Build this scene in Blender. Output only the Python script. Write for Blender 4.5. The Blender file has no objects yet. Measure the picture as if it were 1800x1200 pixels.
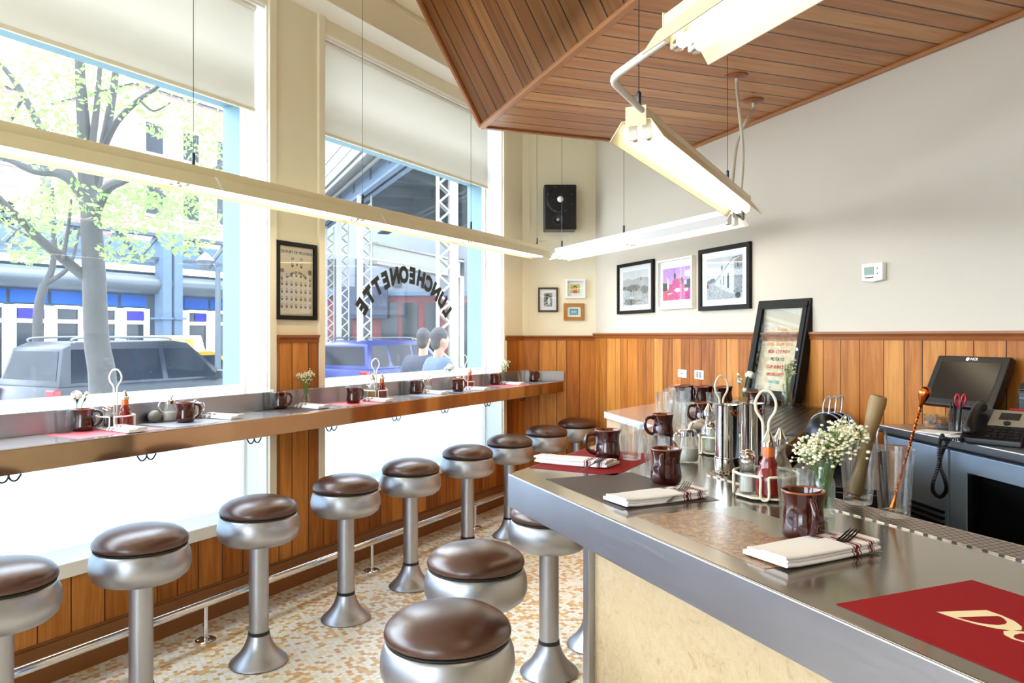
import bpy, bmesh, math, random
from mathutils import Vector, Matrix
SC = bpy.context.scene
COL = SC.collection
R = math.radians
rnd = random.Random(7)

# ------------------------------------------------------------------ camera, sky, exposure
F, CX, HY, H = 1340.0, 900.0, 590.0, 1.5      # focal length in px of the 1800 px frame, horizon row, eye height
cam = bpy.data.cameras.new('camera'); camo = bpy.data.objects.new('camera', cam); COL.objects.link(camo)
camo.location = (0, 0, H); camo.rotation_euler = (R(90), 0, 0)
cam.sensor_width = 36; cam.lens = F / 1800 * 36; cam.shift_y = -(600 - HY) / 1800
cam.clip_start = 0.02; cam.clip_end = 400
SC.camera = camo
SC.view_settings.view_transform = 'Standard'; SC.view_settings.look = 'None'
SC.view_settings.gamma = 1; SC.view_settings.use_curve_mapping = False
SC.view_settings.exposure = 0.12
w = bpy.data.worlds.new('sky'); SC.world = w; w.use_nodes = True
wb = w.node_tree.nodes['Background']
wb.inputs[0].default_value = (0.80, 0.90, 1.0, 1); wb.inputs[1].default_value = 11.5
SC.cycles.sample_clamp_indirect = 8
SC.cycles.caustics_reflective = False; SC.cycles.caustics_refractive = False
SC.cycles.max_bounces = 14; SC.cycles.transparent_max_bounces = 16; SC.cycles.transmission_bounces = 12
SC.cycles.diffuse_bounces = 6

# ------------------------------------------------------------------ places: wall frames and picture rays
WS, W0 = 0.552, -3.849            # window wall: X = WS * Y + W0
WL = math.hypot(1, WS)
E2 = Vector((WS, 1)) / WL; NW = Vector((1, -WS)) / WL
WANG = math.atan2(E2.y, E2.x)
BY = 7.15                         # back wall
RS = 0.373; RX = 0.784            # right wall: X = RX - RS * (Y - BY)
RL = math.hypot(1, RS)
R2 = Vector((RS, -1)) / RL; NR = Vector((-1, -RS)) / RL
RANG = math.atan2(R2.y, R2.x)
ZW, ZB = 1.08, 1.09               # window counter and bar tops
def onz(px, py, z):
    D = (H - z) * F / (py - HY)
    return Vector(((px - CX) / F * D, D, z))
def pt(px, py, D): return Vector(((px - CX) / F * D, D, H - (py - HY) / F * D))
def onW(px, py, q=0.0):           # (s along, z) on the plane q metres inside the window wall
    D = (W0 + q * WL) / ((px - CX) / F - WS); X = (px - CX) / F * D
    return (X - W0) * E2.x + D * E2.y, H - (py - HY) / F * D
def Wp(s, q, z): return Vector((W0 + E2.x * s + NW.x * q, E2.y * s + NW.y * q, z))
def onR(px, py, q=0.0):
    D = (RX + RS * BY - RL * q) / ((px - CX) / F + RS); X = (px - CX) / F * D
    return (X - RX) * R2.x + (D - BY) * R2.y, H - (py - HY) / F * D
def Rp(t, q, z): return Vector((RX + R2.x * t + NR.x * q, BY + R2.y * t + NR.y * q, z))
def onB(px, py, q=0.0):
    D = BY - q
    return (px - CX) / F * D, H - (py - HY) / F * D
def MW(s=0, q=0, z=0): return Matrix.Translation(Wp(s, q, z)) @ Matrix.Rotation(WANG, 4, 'Z')   # local: x along, y outward
def MR(t=0, q=0, z=0): return Matrix.Translation(Rp(t, q, z)) @ Matrix.Rotation(RANG, 4, 'Z')
def MB_(x=0, q=0, z=0): return Matrix.Translation((x, BY - q, z))

# ------------------------------------------------------------------ materials
def nd(nt, typ, ins=None, **props):
    n = nt.nodes.new('ShaderNode' + typ)
    for k, v in props.items(): setattr(n, k, v)
    for k, v in (ins or {}).items():
        s = n.inputs[k]
        if hasattr(v, 'links') and hasattr(v, 'is_output'): nt.links.new(v, s)
        elif hasattr(v, 'outputs'): nt.links.new(v.outputs[0], s)
        else: s.default_value = v
    return n
def mth(nt, op, a, b=0.0, c=0.0): return nd(nt, 'Math', {0: a, 1: b, 2: c}, operation=op).outputs[0]
def rgb(h):
    h = h.lstrip('#'); v = [int(h[i:i + 2], 16) / 255 for i in (0, 2, 4)]
    return tuple(x / 12.92 if x <= .04045 else ((x + .055) / 1.055) ** 2.4 for x in v) + (1,)
def col(c): return rgb(c) if isinstance(c, str) else tuple(c) + (1,) * (4 - len(c))
MATS = {}
def newmat(name):
    m = bpy.data.materials.new(name); m.use_nodes = True
    nt = m.node_tree; nt.nodes.clear()
    out = nd(nt, 'OutputMaterial'); MATS[name] = m
    return m, nt, out
def pbr(nt, out, base, rough=.5, metal=0, **kw):
    p = nd(nt, 'BsdfPrincipled')
    def put(k, v):
        if hasattr(v, 'is_output'): nt.links.new(v, p.inputs[k])
        else: p.inputs[k].default_value = v
    put('Base Color', base); put('Roughness', rough); put('Metallic', metal)
    for k, v in kw.items(): put(k.replace('_', ' '), v)
    nt.links.new(p.outputs[0], out.inputs[0])
    return p
def bump(nt, p, h, strength=.3, dist=.002):
    b = nd(nt, 'Bump', {'Height': h, 'Strength': strength, 'Distance': dist}); nt.links.new(b.outputs[0], p.inputs['Normal'])
def ramp(nt, f, stops):
    r = nd(nt, 'ValToRGB', {0: f}); e = r.color_ramp.elements
    while len(e) < len(stops): e.new(.5)
    for x, (pos, c) in zip(e, stops): x.position = pos; x.color = col(c)
    return r.outputs[0]
def mix(nt, f, a, b, mode='MIX'):
    n = nd(nt, 'Mix', data_type='RGBA', blend_type=mode)
    for i, v in ((0, f), (6, a), (7, b)):
        if hasattr(v, 'is_output'): nt.links.new(v, n.inputs[i])
        else: n.inputs[i].default_value = v
    return n.outputs[2]
def plain(name, c, rough=.5, metal=0, vary=.0, scale=20, bmp=0, **kw):
    m, nt, out = newmat(name); c = col(c)
    tc = nd(nt, 'TexCoord').outputs['Object']
    nz = nd(nt, 'TexNoise', {'Vector': tc, 'Scale': scale, 'Detail': 4.0}).outputs[0]
    d = tuple(x * (1 - vary) for x in c[:3]) + (1,)
    base = mix(nt, nz, c, d) if vary else c
    p = pbr(nt, out, base, rough, metal, **kw)
    if bmp: bump(nt, p, nz, bmp)
    return m
def planks(name, cols, width, rough=.35, irregular=.55, groove=.012, spec=.5):
    """boards side by side along local x; the grain runs along local y and z"""
    m, nt, out = newmat(name)
    tc = nd(nt, 'TexCoord').outputs['Object']
    sp = nd(nt, 'SeparateXYZ', {0: tc})
    u = mth(nt, 'DIVIDE', sp.outputs[0], width)
    cell = nd(nt, 'TexVoronoi', {'W': u, 'Scale': 1.0, 'Randomness': irregular}, voronoi_dimensions='1D', feature='F1')
    edge = nd(nt, 'TexVoronoi', {'W': u, 'Scale': 1.0, 'Randomness': irregular}, voronoi_dimensions='1D', feature='DISTANCE_TO_EDGE').outputs['Distance']
    rc = nd(nt, 'SeparateColor', {0: cell.outputs['Color']})
    a = mth(nt, 'MULTIPLY', sp.outputs[0], 14.0)
    along = mth(nt, 'ADD', sp.outputs[1], sp.outputs[2])
    b = mth(nt, 'ADD', mth(nt, 'MULTIPLY', along, 1.1), mth(nt, 'MULTIPLY', rc.outputs[0], 40.0))
    v = nd(nt, 'CombineXYZ', {0: a, 1: b, 2: mth(nt, 'MULTIPLY', rc.outputs[1], 30.0)})
    n1 = nd(nt, 'TexNoise', {'Vector': v, 'Scale': 1.6, 'Detail': 5.0, 'Roughness': .62, 'Distortion': .6}).outputs[0]
    v2 = nd(nt, 'VectorMath', {0: v.outputs[0], 1: (6.0, 1.2, 1.0)}, operation='MULTIPLY')
    n2 = nd(nt, 'TexNoise', {'Vector': v2, 'Scale': 3.0, 'Detail': 3.0}).outputs[0]
    f = mth(nt, 'ADD', mth(nt, 'MULTIPLY', n1, .75), mth(nt, 'MULTIPLY', n2, .25))
    f = mth(nt, 'ADD', f, mth(nt, 'MULTIPLY', mth(nt, 'SUBTRACT', rc.outputs[2], .5), .34))
    base = ramp(nt, f, [(.25, cols[0]), (.5, cols[1]), (.75, cols[2])])
    g = nd(nt, 'MapRange', {0: edge, 1: groove, 2: groove * 2.2, 3: 0.0, 4: 1.0}).outputs[0]
    base = mix(nt, g, col(cols[3]), base)
    p = pbr(nt, out, base, rough, 0, Specular_IOR_Level=spec)
    bump(nt, p, mth(nt, 'ADD', g, mth(nt, 'MULTIPLY', f, .06)), .5, .004)
    return m
def glassy(name, c=(1, 1, 1), rough=.0, ior=1.45):
    """thin-walled table glass: clear, with sharp fresnel reflections and a little refraction"""
    m, nt, out = newmat(name)
    g = nd(nt, 'BsdfGlass', {'Color': col(c), 'Roughness': rough, 'IOR': ior})
    tr = nd(nt, 'BsdfTransparent', {0: col(c)}); gl = nd(nt, 'BsdfGlossy', {'Color': (1, 1, 1, 1), 'Roughness': .02})
    bf = nd(nt, 'NewGeometry').outputs['Backfacing']
    fr = nd(nt, 'Fresnel', {0: mth(nt, 'SUBTRACT', 1.32, mth(nt, 'MULTIPLY', bf, .562))}).outputs[0]
    a = nd(nt, 'MixShader', {0: fr, 1: tr.outputs[0], 2: gl.outputs[0]})
    x = nd(nt, 'MixShader', {0: .8, 1: g.outputs[0], 2: a.outputs[0]})
    nt.links.new(x.outputs[0], out.inputs[0])
    return m
def pane(name, tint=(.97, .99, 1), haze=.05, gloss=.06, hazecol=(.9, .96, 1)):
    m, nt, out = newmat(name)
    tc = nd(nt, 'TexCoord').outputs['Object']
    nz = nd(nt, 'TexNoise', {'Vector': tc, 'Scale': 5.0, 'Detail': 6.0}).outputs[0]
    tr = nd(nt, 'BsdfTransparent', {0: col(tint)})
    gl = nd(nt, 'BsdfGlossy', {'Color': (1, 1, 1, 1), 'Roughness': .0})
    bf = nd(nt, 'NewGeometry').outputs['Backfacing']
    fr = nd(nt, 'Fresnel', {0: mth(nt, 'SUBTRACT', 1.25, mth(nt, 'MULTIPLY', bf, .45))}).outputs[0]
    a = nd(nt, 'MixShader', {0: mth(nt, 'MULTIPLY', fr, gloss / .06), 1: tr.outputs[0], 2: gl.outputs[0]})
    tl = nd(nt, 'BsdfTranslucent', {0: col(hazecol)})
    x = nd(nt, 'MixShader', {0: mth(nt, 'MULTIPLY', nz, haze * 2), 1: a.outputs[0], 2: tl.outputs[0]})
    nt.links.new(x.outputs[0], out.inputs[0])
    return m
def cloth(name, c, tl=.5, rough=1):
    m, nt, out = newmat(name)
    d = nd(nt, 'BsdfDiffuse', {0: col(c)}); t = nd(nt, 'BsdfTranslucent', {0: col(c)})
    x = nd(nt, 'MixShader', {0: tl, 1: d.outputs[0], 2: t.outputs[0]}); nt.links.new(x.outputs[0], out.inputs[0])
    return m
def glow(name, c, s):
    m, nt, out = newmat(name)
    e = nd(nt, 'Emission', {0: col(c), 1: s}); nt.links.new(e.outputs[0], out.inputs[0]); return m

plain('cream_paint', '#efe6cc', .75, vary=.03, scale=3)
plain('white_wall', '#d5cbbb', .75, vary=.03, scale=3)
plain('white_paint', '#f6f5f0', .45)
plain('ivory_paint', '#efe6cf', .4)
planks('wood_wall', ('#81461a', '#b26c2b', '#d39048', '#2f1507'), .135, rough=.45, spec=.25, irregular=.72)
planks('wood_soffit', ('#854d22', '#b5733b', '#cc9257', '#2e1407'), .15, irregular=.4, groove=.022)
plain('wood_trim', '#a05c2b', .35, vary=.35, scale=9)
plain('wood_bead', '#b97a48', .4, vary=.25, scale=9)
plain('wood_base', '#8f5726', .45, vary=.3, scale=8)
plain('teal_paint', '#5c7f8a', .6)
m, nt, out = newmat('brushed_steel')
tc = nd(nt, 'TexCoord').outputs['Object']
mp = nd(nt, 'Mapping', {'Vector': tc, 'Scale': (3, 120, 120)})
nz = nd(nt, 'TexNoise', {'Vector': mp.outputs[0], 'Scale': 2.0, 'Detail': 3.0}).outputs[0]
n2 = nd(nt, 'TexNoise', {'Vector': tc, 'Scale': 4.0, 'Detail': 5.0}).outputs[0]
pbr(nt, out, mix(nt, n2, col('#b9b9c0'), col('#9c9da8')), mth(nt, 'ADD', mth(nt, 'MULTIPLY', nz, .12), .26), 1.0)
plain('counter_steel', '#e0dee2', .15, .72, vary=.12, scale=6)
plain('apron_steel', '#b09a86', .07, 1, vary=.06, scale=6)
plain('bar_steel', '#96897a', .15, .8, vary=.15, scale=6)
plain('satin_metal', '#aeafb6', .38, 1, vary=.12, scale=30)
plain('chrome', '#dcdcdc', .08, 1)
plain('dark_steel', '#4d4f55', .3, 1, vary=.2)
plain('leather', '#4e2c20', .3, 0, vary=.25, scale=60, bmp=.1, Specular_IOR_Level=.7)
plain('black_rubber', '#15120f', .6)
plain('black_plastic', '#101013', .35)
plain('black_frame', '#141010', .55, Specular_IOR_Level=.2)
plain('brown_frame', '#3f2315', .4)
plain('white_frame', '#efece6', .4)
plain('gold_wood', '#b57a33', .45, vary=.3, scale=12)
plain('pale_wood', '#c9a27c', .45, vary=.2)
plain('paper_white', '#f4f2f2', .8)
plain('mug_glaze', '#3d0d0a', .1, 0, vary=.25, scale=12, Coat_Weight=.6, Coat_Roughness=.04)
plain('mug_rim', '#8a4322', .15, 0)
glassy('clear_glass', (.985, .995, .99))
glassy('green_glass', (.95, .985, .965))
plain('ketchup', '#74100a', .18, 0, Coat_Weight=.5, Coat_Roughness=.05)
plain('hot_sauce', '#d9650f', .2, 0, Coat_Weight=1.0, Coat_Roughness=.05)
plain('oil', '#c8c27a', .15, 0, Coat_Weight=1.0)
plain('sugar', '#f5f2ea', .9, bmp=.3, scale=200)
plain('pepper', '#3a2f25', .9, vary=.5, scale=300)
plain('wire_ivory', '#e9e0c8', .35)
plain('wire_white', '#f1f1ee', .3)
plain('copper', '#c56a34', .2, 1)
plain('muddler_wood', '#97784a', .5, vary=.35, scale=14)
plain('leaf_green', '#3f6a2a', .5, vary=.3)
plain('stem_green', '#6c8a43', .5)
plain('petal_white', '#f7f6ec', .7)
plain('petal_cream', '#efe9cd', .7)
plain('red_card', '#920b16', .7, vary=.12, scale=5, Specular_IOR_Level=.2)
plain('pink_card', '#d9606a', .55, vary=.2, scale=6)
plain('brown_card', '#4a3a38', .5, vary=.35, scale=14)
plain('grey_card', '#8d8c95', .5, vary=.25, scale=8)
plain('lettering_cream', '#efdcb4', .6)
plain('ink', '#15130f', .6)
plain('lamp_enamel', '#efe3bf', .4)
plain('lamp_white', '#f1f1ee', .4)
glow('tube_glow', (1.0, .86, .62), 8.0)
cloth('blind_fabric', '#efebe4', .45)
cloth('frost_film', '#dfe8ef', .7)
pane('window_glass', haze=.009, hazecol=(.72, .88, 1))
pane('frame_glass', haze=.0, gloss=.12)
pane('board_glass', tint=(.95, .96, .95), haze=.0, gloss=.02)
plain('cabinet_steel', '#a6bbd8', .35, .35, vary=.15, scale=8)  # plain stainless with the bluish light on it put into its colour
plain('grey_stone', '#8b8b86', .5, vary=.3)
plain('plate_white', '#f4f2ec', .35)
plain('lcd_green', '#7f9a8a', .3)
plain('screen_dark', '#15100f', .22)
plain('scissor_red', '#b3142a', .35)
plain('cable_beige', '#cfc6b2', .5)
# striped napkin: thin, wide, thin maroon lines near one end
m, nt, out = newmat('napkin_cloth')
tc = nd(nt, 'TexCoord').outputs['Object']; x = nd(nt, 'SeparateXYZ', {0: tc}).outputs[0]
msk = 0.0
for c0, wd in ((.045, .0016), (.054, .0042), (.063, .0016), (.086, .0012), (.092, .003), (.098, .0012)):
    k = mth(nt, 'LESS_THAN', mth(nt, 'ABSOLUTE', mth(nt, 'SUBTRACT', x, c0)), wd)
    msk = mth(nt, 'MAXIMUM', msk, k)
wv = nd(nt, 'TexNoise', {'Vector': tc, 'Scale': 400.0, 'Detail': 2.0}).outputs[0]
p = pbr(nt, out, mix(nt, msk, col('#ebe6e6'), col('#6d1c30')), .9); bump(nt, p, wv, .25, .0006)
# hexagon mosaic floor
m, nt, out = newmat('hex_mosaic')
tc = nd(nt, 'TexCoord').outputs['Object']
sx, sy = 1.0, math.sqrt(3)
P = nd(nt, 'VectorMath', {0: tc, 1: (1 / .0275, 1 / .0275, 0)}, operation='MULTIPLY').outputs[0]
def cellv(off):
    q = nd(nt, 'VectorMath', {0: P, 1: off}, operation='ADD').outputs[0]
    q = nd(nt, 'VectorMath', {0: q, 1: (0, 0, -1), 2: (0, 0, 1)}, operation='ADD').outputs[0]
    s = nd(nt, 'SeparateXYZ', {0: q})
    ax = mth(nt, 'SUBTRACT', mth(nt, 'FLOORED_MODULO', s.outputs[0], sx), sx / 2)
    ay = mth(nt, 'SUBTRACT', mth(nt, 'FLOORED_MODULO', s.outputs[1], sy), sy / 2)
    return ax, ay, mth(nt, 'ADD', mth(nt, 'MULTIPLY', ax, ax), mth(nt, 'MULTIPLY', ay, ay))
ax, ay, da = cellv((0, 0, 0)); bx, by, db = cellv((sx / 2, sy / 2, 0))
near = mth(nt, 'LESS_THAN', da, db)
def pick(a, b): return mth(nt, 'ADD', mth(nt, 'MULTIPLY', a, near), mth(nt, 'MULTIPLY', b, mth(nt, 'SUBTRACT', 1.0, near)))
gx, gy = pick(ax, bx), pick(ay, by)
sp = nd(nt, 'SeparateXYZ', {0: P})
ix = mth(nt, 'SUBTRACT', sp.outputs[0], gx); iy = mth(nt, 'SUBTRACT', sp.outputs[1], gy)
ident = nd(nt, 'CombineXYZ', {0: mth(nt, 'ROUND', mth(nt, 'MULTIPLY', ix, 2.0)), 1: mth(nt, 'ROUND', mth(nt, 'MULTIPLY', iy, 2 / sy))}).outputs[0]
wn = nd(nt, 'TexWhiteNoise', {'Vector': ident}, noise_dimensions='2D')
big = nd(nt, 'TexNoise', {'Vector': tc, 'Scale': 2.3, 'Detail': 2.0}).outputs[0]
hx = mth(nt, 'MAXIMUM', mth(nt, 'ABSOLUTE', gx), mth(nt, 'ADD', mth(nt, 'MULTIPLY', mth(nt, 'ABSOLUTE', gx), .5), mth(nt, 'MULTIPLY', mth(nt, 'ABSOLUTE', gy), .866)))
grout = mth(nt, 'GREATER_THAN', hx, .455)
t = mth(nt, 'ADD', mth(nt, 'MULTIPLY', wn.outputs[0], .8), mth(nt, 'MULTIPLY', mth(nt, 'SUBTRACT', big, .5), .8))
tile = nd(nt, 'ValToRGB', {0: t}); tile.color_ramp.interpolation = 'CONSTANT'
el = tile.color_ramp.elements
while len(el) < 6: el.new(.5)
for x, (pos, c) in zip(el, ((0, '#f6f1e6'), (.26, '#f1e2c4'), (.42, '#e2b878'), (.53, '#d59e74'), (.60, '#f7f3ea'), (.74, '#e0ac60'))): x.position = pos; x.color = col(c)
p = pbr(nt, out, mix(nt, grout, tile.outputs[0], col('#dcd2c0')), .32)
bump(nt, p, mth(nt, 'SUBTRACT', 1.0, grout), .3, .001)
# mottled tan panel under the bar
m, nt, out = newmat('tan_laminate')
tc = nd(nt, 'TexCoord').outputs['Object']
n1 = nd(nt, 'TexNoise', {'Vector': tc, 'Scale': 22.0, 'Detail': 9.0, 'Roughness': .75, 'Distortion': 2.0}).outputs[0]
n2 = nd(nt, 'TexNoise', {'Vector': tc, 'Scale': 3.0, 'Detail': 3.0}).outputs[0]
c1 = ramp(nt, n1, [(.30, '#64472a'), (.42, '#a98d66'), (.6, '#c0ab8b')])
pbr(nt, out, mix(nt, n2, c1, col('#bfa886')), .35)
# perforated steel strip
m, nt, out = newmat('perforated_steel')
tc = nd(nt, 'TexCoord').outputs['Object']; s = nd(nt, 'SeparateXYZ', {0: tc})
a = mth(nt, 'SUBTRACT', mth(nt, 'FLOORED_MODULO', s.outputs[0], .016), .008)
row = mth(nt, 'FLOOR', mth(nt, 'DIVIDE', s.outputs[0], .016))
yy = mth(nt, 'ADD', s.outputs[1], mth(nt, 'MULTIPLY', mth(nt, 'FLOORED_MODULO', row, 2.0), .008))
b = mth(nt, 'SUBTRACT', mth(nt, 'FLOORED_MODULO', yy, .016), .008)
dd = mth(nt, 'SQRT', mth(nt, 'ADD', mth(nt, 'MULTIPLY', a, a), mth(nt, 'MULTIPLY', b, b)))
hole = mth(nt, 'LESS_THAN', dd, .0058)
pbr(nt, out, mix(nt, hole, col('#a08e7c'), col('#1a120d')), .3, mth(nt, 'SUBTRACT', 1.0, hole))
# old brown map-like print on a grey-green placemat
m, nt, out = newmat('map_card')
tc = nd(nt, 'TexCoord').outputs['Object']; s = nd(nt, 'SeparateXYZ', {0: tc})
n1 = nd(nt, 'TexNoise', {'Vector': tc, 'Scale': 9.0, 'Detail': 6.0, 'Roughness': .65}).outputs[0]
n2 = nd(nt, 'TexNoise', {'Vector': tc, 'Scale': 60.0, 'Detail': 5.0, 'Distortion': 1.5}).outputs[0]
land = ramp(nt, n2, [(.3, '#4a3328'), (.5, '#8a6440'), (.7, '#b98d58')])
edge = mth(nt, 'ADD', mth(nt, 'MULTIPLY', s.outputs[1], 5.0), mth(nt, 'SUBTRACT', n1, .5))
msk = mth(nt, 'GREATER_THAN', edge, .95)
pbr(nt, out, mix(nt, msk, land, col('#8d8a78')), .3)
# ------------------------------------------------------------------ mesh helpers
def box(bm, x0, x1, y0, y1, z0, z1, M=None, mi=0):
    vs = [bm.verts.new(Vector(p) if M is None else M @ Vector(p)) for p in
          ((x0, y0, z0), (x1, y0, z0), (x1, y1, z0), (x0, y1, z0), (x0, y0, z1), (x1, y0, z1), (x1, y1, z1), (x0, y1, z1))]
    fs = [bm.faces.new([vs[i] for i in f]) for f in ((0, 3, 2, 1), (4, 5, 6, 7), (0, 1, 5, 4), (1, 2, 6, 5), (2, 3, 7, 6), (3, 0, 4, 7))]
    for f in fs: f.material_index = mi
    return vs
def prism(bm, poly, z0, z1, M=None, mi=0):
    """poly in local x, y; extruded z0..z1"""
    if sum(a[0] * b[1] - b[0] * a[1] for a, b in zip(poly, list(poly[1:]) + [poly[0]])) < 0: poly = list(reversed(poly))
    M = M or Matrix()
    lo = [bm.verts.new(M @ Vector((p[0], p[1], z0))) for p in poly]; hi = [bm.verts.new(M @ Vector((p[0], p[1], z1))) for p in poly]
    n = len(poly); fs = [bm.faces.new(list(reversed(lo))), bm.faces.new(hi)]
    for i in range(n): fs.append(bm.faces.new((lo[i], lo[(i + 1) % n], hi[(i + 1) % n], hi[i])))
    for f in fs: f.material_index = mi
    return fs
def lathe(bm, prof, seg=32, M=None, mi=0, close=False, squash=None):
    """prof: (r, z) list from the outside bottom; r = 0 makes a pole"""
    M = M or Matrix(); rings = []
    for r, z in prof:
        if r < 1e-6: rings.append([bm.verts.new(M @ Vector((0, 0, z)))])
        else:
            rings.append([bm.verts.new(M @ Vector((r * math.cos(2 * math.pi * k / seg), r * math.sin(2 * math.pi * k / seg), z))) for k in range(seg)])
    pairs = list(zip(rings[:-1], rings[1:]))
    if close: pairs.append((rings[-1], rings[0]))
    for a, b in pairs:
        if len(a) == 1 and len(b) == 1: continue
        for k in range(seg):
            k2 = (k + 1) % seg
            if len(a) == 1: f = bm.faces.new((a[0], b[k2], b[k]))
            elif len(b) == 1: f = bm.faces.new((a[k], a[k2], b[0]))
            else: f = bm.faces.new((a[k], a[k2], b[k2], b[k]))
            f.material_index = mi
def smooth_path(pts, n=6, closed=False):
    pts = [Vector(p) for p in pts]; out = []; N = len(pts)
    rng = range(N if closed else N - 1)
    for i in rng:
        if closed: p0, p1, p2, p3 = pts[i - 1], pts[i], pts[(i + 1) % N], pts[(i + 2) % N]
        else: p0, p1, p2, p3 = pts[max(i - 1, 0)], pts[i], pts[i + 1], pts[min(i + 2, N - 1)]
        for k in range(n):
            t = k / n
            out.append(.5 * ((2 * p1) + (p2 - p0) * t + (2 * p0 - 5 * p1 + 4 * p2 - p3) * t * t + (3 * p1 - p0 - 3 * p2 + p3) * t ** 3))
    if not closed: out.append(pts[-1])
    return out
def tube(bm, pts, r, seg=8, M=None, mi=0, closed=False, cap=True):
    """r: one radius or one per point"""
    M = M or Matrix(); pts = [M @ Vector(p) for p in pts]; n = len(pts)
    rs = r if isinstance(r, (list, tuple)) else [r] * n
    up = None; rings = []
    for i in range(n):
        if closed: t = pts[(i + 1) % n] - pts[i - 1]
        else: t = pts[min(i + 1, n - 1)] - pts[max(i - 1, 0)]
        if t.length < 1e-9: t = Vector((0, 0, 1))
        t.normalize()
        if up is None:
            up = Vector((0, 0, 1)) if abs(t.z) < .9 else Vector((1, 0, 0))
        a = t.cross(up)
        if a.length < 1e-6: a = t.cross(Vector((1, .3, 0)))
        a.normalize(); b = a.cross(t).normalized(); up = b
        rings.append([bm.verts.new(pts[i] + (a * math.cos(2 * math.pi * k / seg) + b * math.sin(2 * math.pi * k / seg)) * rs[i]) for k in range(seg)])
    m = n if closed else n - 1
    for i in range(m):
        a, b = rings[i], rings[(i + 1) % n]
        for k in range(seg):
            f = bm.faces.new((a[k], a[(k + 1) % seg], b[(k + 1) % seg], b[k])); f.material_index = mi
    if cap and not closed:
        f = bm.faces.new(list(reversed(rings[0]))); f.material_index = mi
        f = bm.faces.new(rings[-1]); f.material_index = mi
def ball(bm, c, r, M=None, mi=0, sub=2, scale=(1, 1, 1)):
    T = (M or Matrix()) @ Matrix.Translation(c) @ Matrix.Diagonal((r * scale[0], r * scale[1], r * scale[2], 1))
    g = bmesh.ops.create_icosphere(bm, subdivisions=sub, radius=1, matrix=T)
    for v in g['verts']:
        for f in v.link_faces: f.material_index = mi
_font = {}
def text_bm(bm, s, size, M, mi=0, bold=0.0, extrude=.0008, align='CENTER', shear=0.0):
    key = (s, size, bold, extrude, align, shear)
    cu = bpy.data.curves.new('text', 'FONT'); cu.body = s; cu.size = size; cu.offset = bold; cu.extrude = extrude
    cu.align_x = align; cu.align_y = 'CENTER'; cu.shear = shear; cu.resolution_u = 3
    o = bpy.data.objects.new('text', cu); COL.objects.link(o)
    dg = bpy.context.evaluated_depsgraph_get(); dg.update()
    me = bpy.data.meshes.new_from_object(o.evaluated_get(dg))
    n0 = len(bm.verts); me.transform(M); nf = len(bm.faces)
    bm.from_mesh(me); bm.faces.ensure_lookup_table()
    for f in bm.faces[nf:]: f.material_index = mi
    bpy.data.objects.remove(o); bpy.data.curves.remove(cu); bpy.data.meshes.remove(me)
def make(name, bm, mats, parent=None, bevel=0, smooth=38, M=None, norm=True):
    if bevel and smooth == 38: smooth = 18
    if norm: bmesh.ops.recalc_face_normals(bm, faces=bm.faces[:])
    if bevel:
        es = [e for e in bm.edges if len(e.link_faces) == 2 and e.calc_face_angle(0) > R(30)]
        bmesh.ops.bevel(bm, geom=es, offset=bevel, segments=2, affect='EDGES', clamp_overlap=True, profile=.5)
    if smooth:
        for f in bm.faces: f.smooth = True
        for e in bm.edges: e.smooth = len(e.link_faces) == 2 and e.calc_face_angle(0) < R(smooth)
    me = bpy.data.meshes.new(name); bm.to_mesh(me); bm.free()
    for m in ([mats] if isinstance(mats, str) else mats): me.materials.append(MATS[m])
    o = bpy.data.objects.new(name, me); COL.objects.link(o)
    if parent: o.parent = parent
    if M is not None: o.matrix_local = M
    return o
def tag(o, label, cat, group=None):
    o['label'] = label; o['category'] = cat
    if group: o['group'] = group
    return o
def thing(name, label, cat, loc=(0, 0, 0), rotz=0, group=None, M=None):
    o = bpy.data.objects.new(name, None); COL.objects.link(o); o.empty_display_size = .05
    if M is not None: o.matrix_world = M
    else: o.location = loc; o.rotation_euler = (0, 0, rotz)
    return tag(o, label, cat, group)
def struct(o):
    o['kind'] = 'structure'; return o
CHILD = {}
def dup(root, loc, rotz=None, label=None, group=None, scale=None):
    def rec(o, par):
        c = o.copy(); COL.objects.link(c)
        if par: c.parent = par
        for ch in [x for x in bpy.data.objects if x.parent == o and x is not c]: rec(ch, c)
        return c
    r = rec(root, None); r.location = loc
    if rotz is not None: r.rotation_euler = (0, 0, rotz)
    if scale: r.scale = scale
    if label: r['label'] = label
    if group: r['group'] = group
    return r
def B(): return bmesh.new()

# ------------------------------------------------------------------ room shell
ZC = 3.76                                    # ceiling
s1r = onW(471, 500)[0]; s2l = onW(567, 500)[0]; s2r = onW(883, 500)[0]; sEnd = onW(913, 500)[0]
sEnd = (BY) * 0 + (Vector((WS * BY + W0 - W0, BY)).dot(E2))
S0 = -3.9
WIN = [(-3.3, .1), (.55, s1r), (s2l, s2r)]
ZS, ZH = .4365, 3.42                          # sill underside, window head
T = .36
bm = B()
def wbox(a, b, z0, z1, q0=-T, q1=0): box(bm, a, b, -q1, -q0, z0, z1)
edges = [S0] + [x for p in WIN for x in p] + [sEnd + .3]
for i in range(0, len(edges), 2): wbox(edges[i], edges[i + 1], -.3, ZC)
for a, b in WIN: wbox(a, b, -.3, ZS); wbox(a, b, ZH, ZC)
struct(make('wall_left', bm, 'cream_paint', M=MW(), smooth=0))
bm = B(); a = onB(905, 500)[0]; b = RX
box(bm, a - .3, b + .3, 0, .15, -.3, ZC)
struct(make('wall_back', bm, 'cream_paint', M=MB_(), smooth=0))
TR = 11.6
bm = B(); box(bm, -.4, TR, 0, .15, -.3, ZC)
struct(make('wall_right', bm, 'white_wall', M=MR(), smooth=0))
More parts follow.
